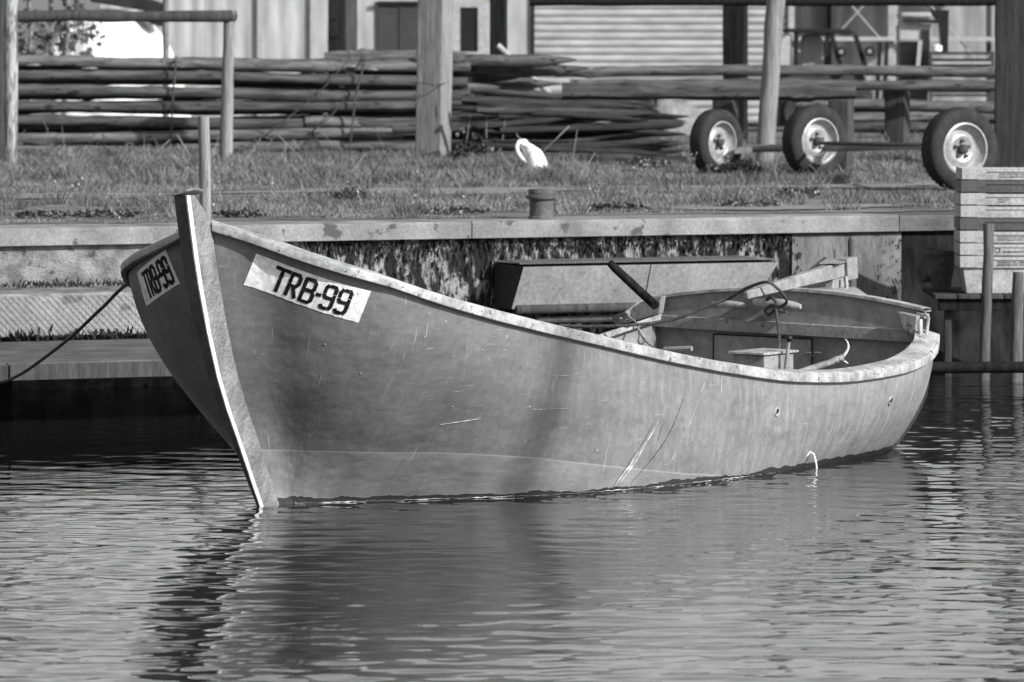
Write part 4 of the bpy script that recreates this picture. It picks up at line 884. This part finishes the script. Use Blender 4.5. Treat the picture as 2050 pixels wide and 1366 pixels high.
Dk = 58.0; MB().tube([PX(1060+i*80, 3+random.uniform(-1, 1), Dk) for i in range(13)], .045, 10, wob=.06).build('top_rail', M['creosote'], None, 'dark rail running along the upper picture edge at the right', 'rail', loc=PX(1060, 3, Dk))
for r_, y in enumerate((212, 234, 256, 276, 294)):
    for c_ in range(3):
        put(LL[(r_+c_*3) % 8], 'wooden_pole', PX(1598+random.uniform(-6, 8), y, 69+c_*.15), (r_, R(random.uniform(-.2, .2)), 0), ('long pole, %s row of the stack behind the right wheels' % TOPW[r_]) if c_ == 0 else 'long pole hidden deeper in the stack behind the right wheels', 'pole', 'poles of the stack behind the trailer')
# ------------------------------------------------------------------ trailer with three wheels
tr = thing('pole_trailer', gpt(1700, 350)[0], 'low pole trailer with three bright-rimmed wheels and a long drawbar', 'trailer')
def wheel(x, y, D, r, ang, tilt=0):
    c = PX(x, y, D); w = r*.56; o = bpy.data.objects.new('wheel', None); C.objects.link(o); o.parent = tr; o.location = c-parent_world(tr); o.rotation_euler = (R(tilt), 0, R(ang)); n = 90
    def loc(mb, nm, m_, bevel=0):
        base = parent_world(o); mb.v = [tuple(Vector(v)+base) for v in mb.v]; return mb.build(nm, m_, o, bevel=bevel)
    mb = MB(); prof = [(.60, -w*.34), (.62, -w*.42), (.72, -w*.5), (.86, -w*.5), (.955, -w*.42), (.985, -w*.36), (1.0, -w*.2), (1.0, 0), (1.0, w*.2), (.985, w*.36), (.955, w*.42), (.80, w*.5), (.62, w*.42), (.60, w*.34)]
    vs = []
    for k, (q, h_) in enumerate(prof):
        for j in range(n):
            a = 2*math.pi*j/n; rr = q*r
            if 4 <= k <= 10: rr -= r*.022*((j+(k % 2)) % 2)
            vs.append(Vector((rr*math.cos(a), h_, rr*math.sin(a))))
    mb.add(vs, [(i*n+j, i*n+(j+1) % n, (i+1)*n+(j+1) % n, (i+1)*n+j) for i in range(len(prof)-1) for j in range(n)], True); loc(mb, 'tyre', M['rubber'])
    mb = MB(); mb.lathe([(r*.64, -w*.44), (r*.645, -w*.40), (r*.58, -w*.36), (r*.555, -w*.20), (r*.50, -w*.10), (r*.46, -w*.05), (r*.40, -w*.12), (r*.33, -w*.22), (r*.30, -w*.22), (r*.24, -w*.14), (r*.1, -w*.12), (.001, -w*.12)], axis='Y', n=40); mb.lathe([(r*.64, -w*.44), (r*.60, -w*.46), (r*.585, -w*.42)], axis='Y', n=40); loc(mb, 'rim', M['rimw'])
    mb = MB(); mb.lathe([(r*.12, -w*.13), (r*.12, -w*.36), (r*.08, -w*.42), (.001, -w*.42)], axis='Y', n=18); loc(mb, 'hub', M['hubd'])
    for k in range(5):
        a = 2*math.pi*k/5+.3; mb = MB(); mb.lathe([(r*.045, -w*.12), (r*.045, -w*.26), (.001, -w*.27)], axis='Y', n=8, c=(r*.2*math.cos(a), 0, r*.2*math.sin(a))); loc(mb, 'wheel_nut', M['hubd'])
    return o
wheel(1434, 286, 50.4, .285, 48, 0); wheel(1631, 283, 49.4, .302, 36, 0); wheel(1921, 299, 44.9, .314, 31, 0)
MB().tube([PX(1478, 298, 50.6), PX(1560, 297, 50.3), PX(1680, 296, 49.2), PX(1775, 294, 47.5), PX(1860, 293, 45.2)], [.033, .033, .033, .028, .026], 12).build('drawbar', M['pipe'], tr)
MB().tube([PX(1640, 287, 49.2), PX(1760, 289, 47.6), PX(1862, 291, 45.1)], .016, 8).build('brace_bar', M['black'], tr)
MB().beam(PX(1470, 302, 50.4), PX(1505, 299, 50.4), .10, .05).build('end_plate', M['pipe'], tr)
for x in (1597, 1612): MB().tube([PX(x, 302, 49.5), PX(x, 302, 50.0)], .02, 8).build('bolt', M['black'], tr)
# ------------------------------------------------------------------ jug, weeds
jp = gpt(1070, 342)[0]; jug = thing('plastic_jug', jp, 'white plastic jug with handle leaning in the grass by the stakes', 'jug')
def jl(x, y, dy=0): return PX(x, y, jp.y+dy)
mb = MB(); prof = [(1080, 344, 25), (1076, 330, 25), (1071, 315, 24), (1065, 303, 25), (1059, 293, 25), (1053, 287, 18), (1050, 283, 8), (1048, 279, 8)]
P = []
for x, y, r_ in prof:
    c = jl(x, y); rr = r_*jp.y/F; P.append([c+Vector((rr*math.cos(a)*.95, rr*.8*math.sin(a), rr*math.cos(a)*-.30)) for a in np.linspace(0, 2*math.pi, 17)[:-1]])
mb.grid(P, True, closed=True); mb.add(P[-1], [tuple(range(16))]); mb.build('jug_body', M['white'], jug)
MB().tube(curve_pts([jl(1062, 330, -.03), jl(1046, 318, -.03), jl(1036, 302, -.04), jl(1036, 290, -.04), jl(1042, 284, -.03), jl(1052, 291, -.02)]), .016, 10).build('jug_handle', M['white'], jug)
MB().tube([jl(1051, 287), jl(1047, 281)], .022, 12).build('screw_cap', M['white'], jug)
def weed(x, y, w, h, n, label, m=None):
    c, D = gpt(x, y); mb = MB(); k = D/F
    for i in range(n):
        a = random.uniform(0, 6.28); rr = random.random()**.5; p = c+Vector((math.cos(a)*rr*w*k, math.sin(a)*rr*.2, abs(random.gauss(.45, .25))*h*k*(1-.5*rr))); d = Vector((random.uniform(-1, 1), random.uniform(-1, 1), random.uniform(-.2, 1))).normalized()*.035; s_ = d.cross(Vector((random.random(), random.random(), 1))).normalized()*.012
        mb.add([p, p+d*.5+s_, p+d, p+d*.5-s_], [(0, 1, 2, 3)])
    o = thing('weed_plant', c, label, 'weed'); mb.build('leaves', m or M['leaf'], o, fix=False, kind='stuff'); return o
for i_, (x_, y_, w_, n_, lb_) in enumerate(((90, 436, 60, 200, 'low weeds on the coping at the far left'), (215, 434, 70, 260, 'low weeds on the coping left of the boat stem'), (480, 434, 50, 160, 'low weeds on the coping just right of the boat stem'), (905, 428, 70, 240, 'low weeds on the coping left of the bollard'), (1240, 421, 60, 200, 'low weeds on the coping right of the bollard'), (1500, 414, 70, 260, 'low weeds on the coping above the rudder'))): weed(x_, y_, w_, 15, n_, lb_, M['grass'] if i_ % 2 else M['leaf'])
wd = weed(955, 330, 52, 78, 900, 'bushy weed with three bare stalks right of the big post')
for x0, x1, y1 in ((928, 943, 222), (974, 974, 222), (1000, 1012, 238)): c = gpt(x0, 325)[0]; MB().tube([c, PX(x1, y1, c.y)], [.006, .003], 5).build('stalk', M['dry'], wd)
for x, y in ((985, 300), (993, 318), (915, 270), (1003, 310)): MB().lathe([(.001, -.022), (.013, -.012), (.019, .004), (.008, .018), (.001, .02)], n=6, c=PX(x, y, 53.8)).build('pale_bloom', M['tarpg'], wd)
weed(1470, 352, 60, 40, 700, 'low weed clump hiding the foot of the left trailer wheel', M['grass']); weed(1600, 395, 40, 26, 300, 'flat weed tuft on the quay right of the bollard', M['grass'])
weed(700, 405, 34, 34, 500, 'round grass tussock beside the path left of the bollard', M['grass']); weed(1290, 338, 60, 26, 500, 'weeds along the foot of the low stake heap', M['grass'])
for i, (x, y, s_) in enumerate(((68, 131, 12), (180, 138, 14), (705, 134, 10), (745, 140, 9), (725, 265, 9))):
    c = PX(x, y, DP-.02); mb = MB(); mb.lathe([(.001, -.3), (.8, -.2), (1, 0), (.7, .3), (.001, .4)], n=9); mb.v = [tuple(c+Vector((v[0]*s_*1.4*.005*(1+random.uniform(-.2, .2)), v[1]*.05, v[2]*.05))) for v in mb.v]; mb.build('rag', M['tarpg'], None, ['small pale rag at the far left between top poles', 'pale crumpled rag on the second pole under the frame', 'pale rag tucked in the stack left of the big post', 'small pale scrap beside the rag near the big post', 'pale flat scrap low in the stack near the big post'][i], 'rag', loc=c)
MB().tube([PX(996, 91, 62), PX(1060, 150, 62), PX(1136, 221, 62)], .032, 14).build('plastic_pipe', M['frame'], None, 'pale pipe slanting down through the pile of stakes', 'pipe', loc=PX(1136, 221, 62))

# ------------------------------------------------------------------ shed
DS = 78.0
shed = thing('shed', (XX(1000, DS), DS, GZ), 'pale corrugated shed with roller shutter and open machine bay', 'shed')
ZT = 4.4
def sx(x): return XX(x, DS)
pn = None; xs_ = [200, 305, 410, 518, 626, 757]
for i in range(5):
    a, b_ = sx(xs_[i])+.004, sx(xs_[i+1])-.004; mb = MB(); P = []; nrib = 3; w = (b_-a)/nrib
    for k in range(nrib):
        for fx, fy in ((0, 0), (.34, 0), (.42, -.007), (.92, -.007)): P.append((a+(k+fx)*w, DS+fy))
    P.append((b_, DS)); mb.grid([[Vector((x, y, GZ-.1)) for x, y in P], [Vector((x, y, ZT)) for x, y in P]], False); mb.build('cladding_panel', M['clad'], shed)
for x in (520, 626): MB().span((sx(x)-.03, DS-.07, GZ), (sx(x)+.03, DS-.036, ZT)).build('cover_strip', M['frame'], shed)
MB().span((sx(757), DS-.06, GZ-.1), (sx(905), DS+.05, ZZ(3, DS))).build('sliding_door', M['darkdoor'], shed, bevel=.01)
for x in (800, 850): MB().span((sx(x), DS-.075, GZ), (sx(x)+.03, DS-.061, ZZ(8, DS))).build('door_rib', M['darkdoor'], shed)
MB().span((sx(750), DS-.10, ZZ(10, DS)), (sx(840), DS-.062, ZZ(4, DS))).build('door_track', M['black'], shed)
MB().span((sx(905), DS, ZZ(2, DS)), (sx(978), DS+.05, ZT)).build('wall_panel', M['clad'], shed); MB().span((sx(757), DS, ZZ(2, DS)), (sx(904.5), DS+.05, ZT)).build('wall_panel', M['clad'], shed)
dr = MB(); dr.span((sx(906), DS-.05, GZ-.1), (sx(921), DS+.04, ZZ(2.5, DS))); dr.span((sx(957), DS-.05, GZ-.1), (sx(978), DS+.04, ZZ(2.5, DS))); dr.span((sx(921), DS-.05, ZZ(15, DS)), (sx(957), DS+.04, ZZ(2.5, DS))); dr.span((sx(921), DS-.05, ZZ(120, DS)), (sx(957), DS+.04, ZZ(104, DS)))
wdw = dr.build('door_frame', M['frame'], shed); MB().span((sx(921), DS-.01, GZ-.1), (sx(957), DS+.01, ZZ(15, DS))).build('door_pane', M['glassd'], wdw)
MB().span((sx(978), DS-.02, GZ-.1), (sx(1064), DS+.05, ZT)).build('wall_panel', M['clad'], shed)
MB().span((sx(1064), DS-.07, GZ-.1), (sx(1070), DS+.03, ZT)).build('shutter_guide', M['black'], shed); MB().span((sx(1578), DS-.07, GZ-.1), (sx(1590), DS+.03, ZT)).build('shutter_guide', M['frame'], shed)
sh = None; pitch = 15.2*DS/F; k = 0; z = ZZ(217, DS)-2*pitch; mesh_s = None
while z < ZT:
    mb = MB(); P = []
    for t in np.linspace(0, 1, 7): P.append([Vector((x, DS-.024*math.sin(math.pi*t), z+pitch*.97*t)) for x in (sx(1070), sx(1578))])
    mb.grid(P, True); mb.build('shutter_slat', M['shutter'], shed); z += pitch
# open bay: floor slab, back wall, roof, steel frame
BX0, BX1, DB = sx(1590), sx(2350), DS+7
for i in range(9):
    a = XX(1560+i*60, DB)-.002; b_ = XX(1560+(i+1)*60, DB)-.006; mb = MB(); mb.grid([[Vector((a, DB, GZ)), Vector((a+.1, DB, GZ)), Vector((a+.14, DB-.03, GZ)), Vector((b_, DB-.03, GZ))], [Vector((a, DB, ZT)), Vector((a+.1, DB, ZT)), Vector((a+.14, DB-.03, ZT)), Vector((b_, DB-.03, ZT))]], False); mb.build('back_wall_panel', M['clad'], shed)
MB().span((sx(1578), DS+.06, GZ-.1), (sx(1590), DB, ZT)).build('bay_side_wall', M['clad'], shed)
MB().span((sx(195), DS-.3, ZT), (BX1, DB+.3, ZT+.18)).build('roof', M['steelp'], shed)
MB().span((sx(200), DS+.1, GZ), (sx(212), DB, ZT)).build('end_wall', M['clad'], shed)
MB().span((sx(1778), DS-.05, GZ), (sx(1790), DS+.10, ZT)).build('steel_column', M['steelp'], shed); MB().span((sx(1790.5), DS-.0, GZ), (sx(1797), DS+.08, ZT)).build('steel_column', M['frame'], shed)
MB().span((XX(1655, DB), DB-.2, GZ), (XX(1663, DB), DB-.06, ZT)).build('steel_column', M['black'], shed)
MB().span((sx(1975), DS+.0, GZ), (sx(1985), DS+.10, ZT)).build('steel_column', M['darkdoor'], shed)
MB().span((sx(1556), DS-.16, ZZ(82, DS)), (sx(2200), DS-.10, ZZ(74, DS))).build('cross_rail', M['frame'], shed)
for a, b_ in (((1690, -5), (1762, 78)), ((1730, 10), (1675, 70)), ((1858, 5), (1975, 145)), ((1990, 95), (1955, 145)), ((1552, 50), (1620, 125))): MB().tube([PX(*a, DS-.05), PX(*b_, DS-.05)], .011, 6).build('brace_rod', M['steelp'], shed)
# forklift in the bay
DF = 74.0
fk = thing('forklift', (XX(1650, DF), DF, GZ), 'forklift with dark roof slab and slanting pillars in the open bay', 'forklift')
MB().prism([PX(1552, 57, DF-.4), PX(1700, 58, DF-.4), PX(1716, 66, DF-.4), PX(1700, 69, DF-.4), PX(1552, 64, DF-.4)], (0, .9, 0)).build('cab_roof', M['black'], fk, bevel=.01)
for (a, b_, w) in (((1594, 66), (1592, 142), .06), ((1656, 66), (1654, 142), .05), ((1663, 66), (1688, 150), .07), ((1712, 70), (1738, 152), .08)): MB().beam(PX(*a, DF-.35), PX(*b_, DF-.35), .06, w, up=(0, 1, 0)).build('pillar', M['black'], fk)
for x, y in ((1684, 104), (1741, 103)):
    mb = MB(); c = PX(x, y, DF-.5); mb.lathe([(.001, -.03), (.05, -.03), (.062, 0), (.05, .06), (.001, .07)], axis='Y', n=16, c=c); l_ = mb.build('work_lamp', M['black'], fk); mb = MB(); mb.lathe([(.001, -.034), (.028, -.034)], axis='Y', n=12, c=c); mb.build('lamp_glass', M['pipe'], l_)
MB().prism([PX(1560, 150, DF-.35), PX(1560, 78, DF-.35), PX(1575, 68, DF-.35), PX(1586, 68, DF-.35), PX(1586, 150, DF-.35)], (0, .6, 0)).build('side_panel', M['machine'], fk, bevel=.02)
MB().prism([PX(1604, 160, DF), PX(1604, 78, DF), PX(1614, 68, DF), PX(1640, 68, DF), PX(1648, 80, DF), PX(1650, 160, DF)], (0, .3, 0)).build('seat_back', M['machine'], fk, bevel=.02)
MB().prism([PX(1560, 250, DF-.3), PX(1560, 150, DF-.3), PX(1730, 150, DF-.3), PX(1748, 185, DF-.3), PX(1748, 250, DF-.3)], (0, 1.0, 0)).build('body', M['darkdoor'], fk, bevel=.03)
for x in (1762, 1776): MB().beam(PX(x, 84, DF-.3), PX(x-10, 260, DF-.3), .05, .04, up=(0, 1, 0)).build('mast_rail', M['black'], fk)
for x in (1600, 1712): mb = MB(); mb.lathe([(.08, -.1), (.2, -.12), (.24, -.08), (.24, .08), (.2, .12), (.08, .1)], axis='Y', n=24, c=Vector((XX(x, DF), DF-.3, GZ+.24))); mb.build('wheel', M['rubber'], fk)
ld = thing('loader', (XX(1835, DF), DF, GZ), 'white-roofed loader with dark cab beside the steel column', 'loader')
MB().prism([PX(1800, 34, DF), PX(1806, 25, DF), PX(1864, 25, DF), PX(1866, 36, DF)], (0, .8, 0)).build('cab_roof', M['machine'], ld, bevel=.02)
MB().prism([PX(1818, 38, DF-.1), PX(1882, 40, DF-.1), PX(1882, 47, DF-.1), PX(1818, 45, DF-.1)], (0, .9, 0)).build('roof_shadow_strip', M['black'], ld).name = 'roof_shade_strip'  # black strip stands in for the shade beneath the cab roof
MB().prism([PX(1800, 50, DF), PX(1864, 48, DF), PX(1862, 80, DF), PX(1800, 82, DF)], (0, .6, 0)).build('upper_panel', M['machine'], ld, bevel=.01)
MB().prism([PX(1800, 83, DF+.1), PX(1862, 83, DF+.1), PX(1856, 250, DF+.1), PX(1800, 250, DF+.1)], (0, .6, 0)).build('cab_window', M['glassd'], ld)
MB().beam(PX(1842, 83, DF-.02), PX(1836, 150, DF-.02), .05, .06, up=(0, 1, 0)).build('cab_pillar', M['machine'], ld)
MB().prism([PX(1846, 60, DF-.03), PX(1862, 60, DF-.03), PX(1860, 150, DF-.03), PX(1848, 150, DF-.03)], (0, .02, 0)).build('side_window', M['glassd'], ld)
MB().prism([PX(1864, 20, DF+.2), PX(1900, 20, DF+.2), PX(1898, 105, DF+.2), PX(1886, 105, DF+.2), PX(1882, 50, DF+.2)], (0, .3, 0)).build('lift_arm', M['black'], ld)
MB().lathe([(.001, -.05), (.06, -.03), (.06, .03), (.001, .05)], n=12, c=PX(1876, 97, DF-.1)).build('head_lamp', M['white'], ld)
DR = 72.5; rk = thing('steel_rack', PX(1925, 240, DR), 'grey steel stillage rack standing at the right of the bay', 'rack'); z_ = GZ
for x in (1860, 1984): MB().span((XX(x, DR), DR, GZ), (XX(x+7, DR), DR+.05, ZZ(103, DR))).build('rack_post', M['wood_dark'], rk)
for y, m_ in ((106, 'wood_dark'), (125, 'steelp'), (142, 'wood_dark'), (190, 'wood_dark')): MB().span((XX(1867.2, DR), DR, ZZ(y+4, DR)), (XX(1983.8, DR), DR+.05, ZZ(y-2, DR))).build('rack_beam', M[m_], rk)
for y in (130, 172): MB().span((XX(1868, DR), DR+.1, ZZ(y+14, DR)), (XX(1983, DR), DR+.5, ZZ(y-12, DR))).build('opening_shade', M['black'], rk)  # black boxes put in for the shade inside the rack's openings
# covered boat and crumpled sheet
def dome(name, x, ytop, wpx, D, m, label, cat, z0=GZ, dy=1.0, seed=1, sq=1.0, parent=None):
    c = Vector((XX(x, D), D, z0)); hh = ZZ(ytop, D)-z0; w = wpx*D/F; P = []
    for i in range(19):
        ph = math.pi/2*i/18; row = []
        for j in range(49):
            th = 2*math.pi*j/48; rr = (math.cos(ph)**sq)*(1+.035*math.sin(9*th+seed+ph*5)+.02*math.sin(23*th+seed*2)); row.append(c+Vector((rr*w*math.cos(th), rr*dy*math.sin(th), hh*math.sin(ph)*(1+.02*math.sin(7*th+seed)))))
        P.append(row)
    return MB().grid(P, True).build(name, m, parent, label, cat, loc=None if parent else c)
dome('covered_boat', 215, 22, 160, 73.5, M['tarp'], 'big white tarpaulin-covered heap behind the pole stack at the left', 'tarpaulin', dy=1.0, sq=.8)
cv = MB(); cv.prism([PX(185, -40, 73.0), PX(330, 8, 73.0), PX(334, 40, 73.0), PX(322, 54, 73.0), PX(300, 48, 73.0), PX(290, 22, 73.0), PX(180, 4, 73.0)], (0, .35, 0)).build('dark_cover', M['darkcloth'], None, 'dark folded cover lying on top of the white tarpaulin', 'cover', loc=PX(280, 40, 72.3), bevel=.02)
dome('crumpled_sheet', 1320, 192, 100, 71.5, M['tarpg'], 'crumpled translucent sheet behind the poles right of the shutter bottom', 'sheet', dy=.5, seed=4)
stake('thin_post', 332, -200, .6, 66.0, 13, M['bark'], 'thin pale post in front of the white tarpaulin', 'post', taper=1)
# saplings
def sapling(xs0, D, label):
    base = PX(xs0[0][0], 0, D); base.z = GZ; t = thing('sapling_tree', base, label, 'tree'); tips_ = []
    for x0, x1, yt, r_ in xs0:
        a = Vector((XX(x0, D), D, GZ)); e = PX(x1, yt, D); pts = [a.lerp(e, k/7)+Vector((random.uniform(-.02, .02), random.uniform(-.03, .03), 0)) for k in range(8)]; MB().tube(pts, [r_*(1-.05*k) for k in range(8)], 8).build('trunk', M['bark'], t)
        for k in range(9):
            s_ = a.lerp(e, random.uniform(.3, .95)); d = Vector((random.uniform(-1, 1), random.uniform(-.5, .8), random.uniform(-.3, .5))); f = s_+d*.5; MB().tube([s_, s_.lerp(f, .5)+Vector((0, 0, .05)), f], [.010, .007, .004], 5).build('branch', M['bark'], t); tips_ += [s_.lerp(f, q) for q in (.4, .7, 1.0)]
    mb = MB()
    for c in tips_:
        for k in range(6):
            p = c+Vector((random.gauss(0, .11), random.gauss(0, .12), random.gauss(-.02, .12))); d = Vector((random.uniform(-1, 1), random.uniform(-.6, .6), random.uniform(-1, .2))).normalized()*random.uniform(.07, .13); s_ = d.cross(Vector((random.random()-.5, 1, random.random()-.5))).normalized()*d.length*.30
            mb.add([p, p+d*.35+s_, p+d, p+d*.35-s_], [(0, 1, 2, 3)]); mb.add([p, p+d*.5+s_*2.2, p+d*.45+s_*.5], [(0, 1, 2)]); mb.add([p, p+d*.5-s_*2.2, p+d*.45-s_*.5], [(0, 1, 2)])
    mb.build('crown', M['leaf'], t, fix=False, kind='stuff'); return t
sapling([(110, 96, -220, .032), (128, 140, -230, .030)], 64.0, 'two-stemmed leafy sapling behind the pole stack at the left')
sapling([(62, 52, -230, .03)], 66.0, 'leafy sapling nearest the bark post at the left edge')
print('objects', len(bpy.data.objects))
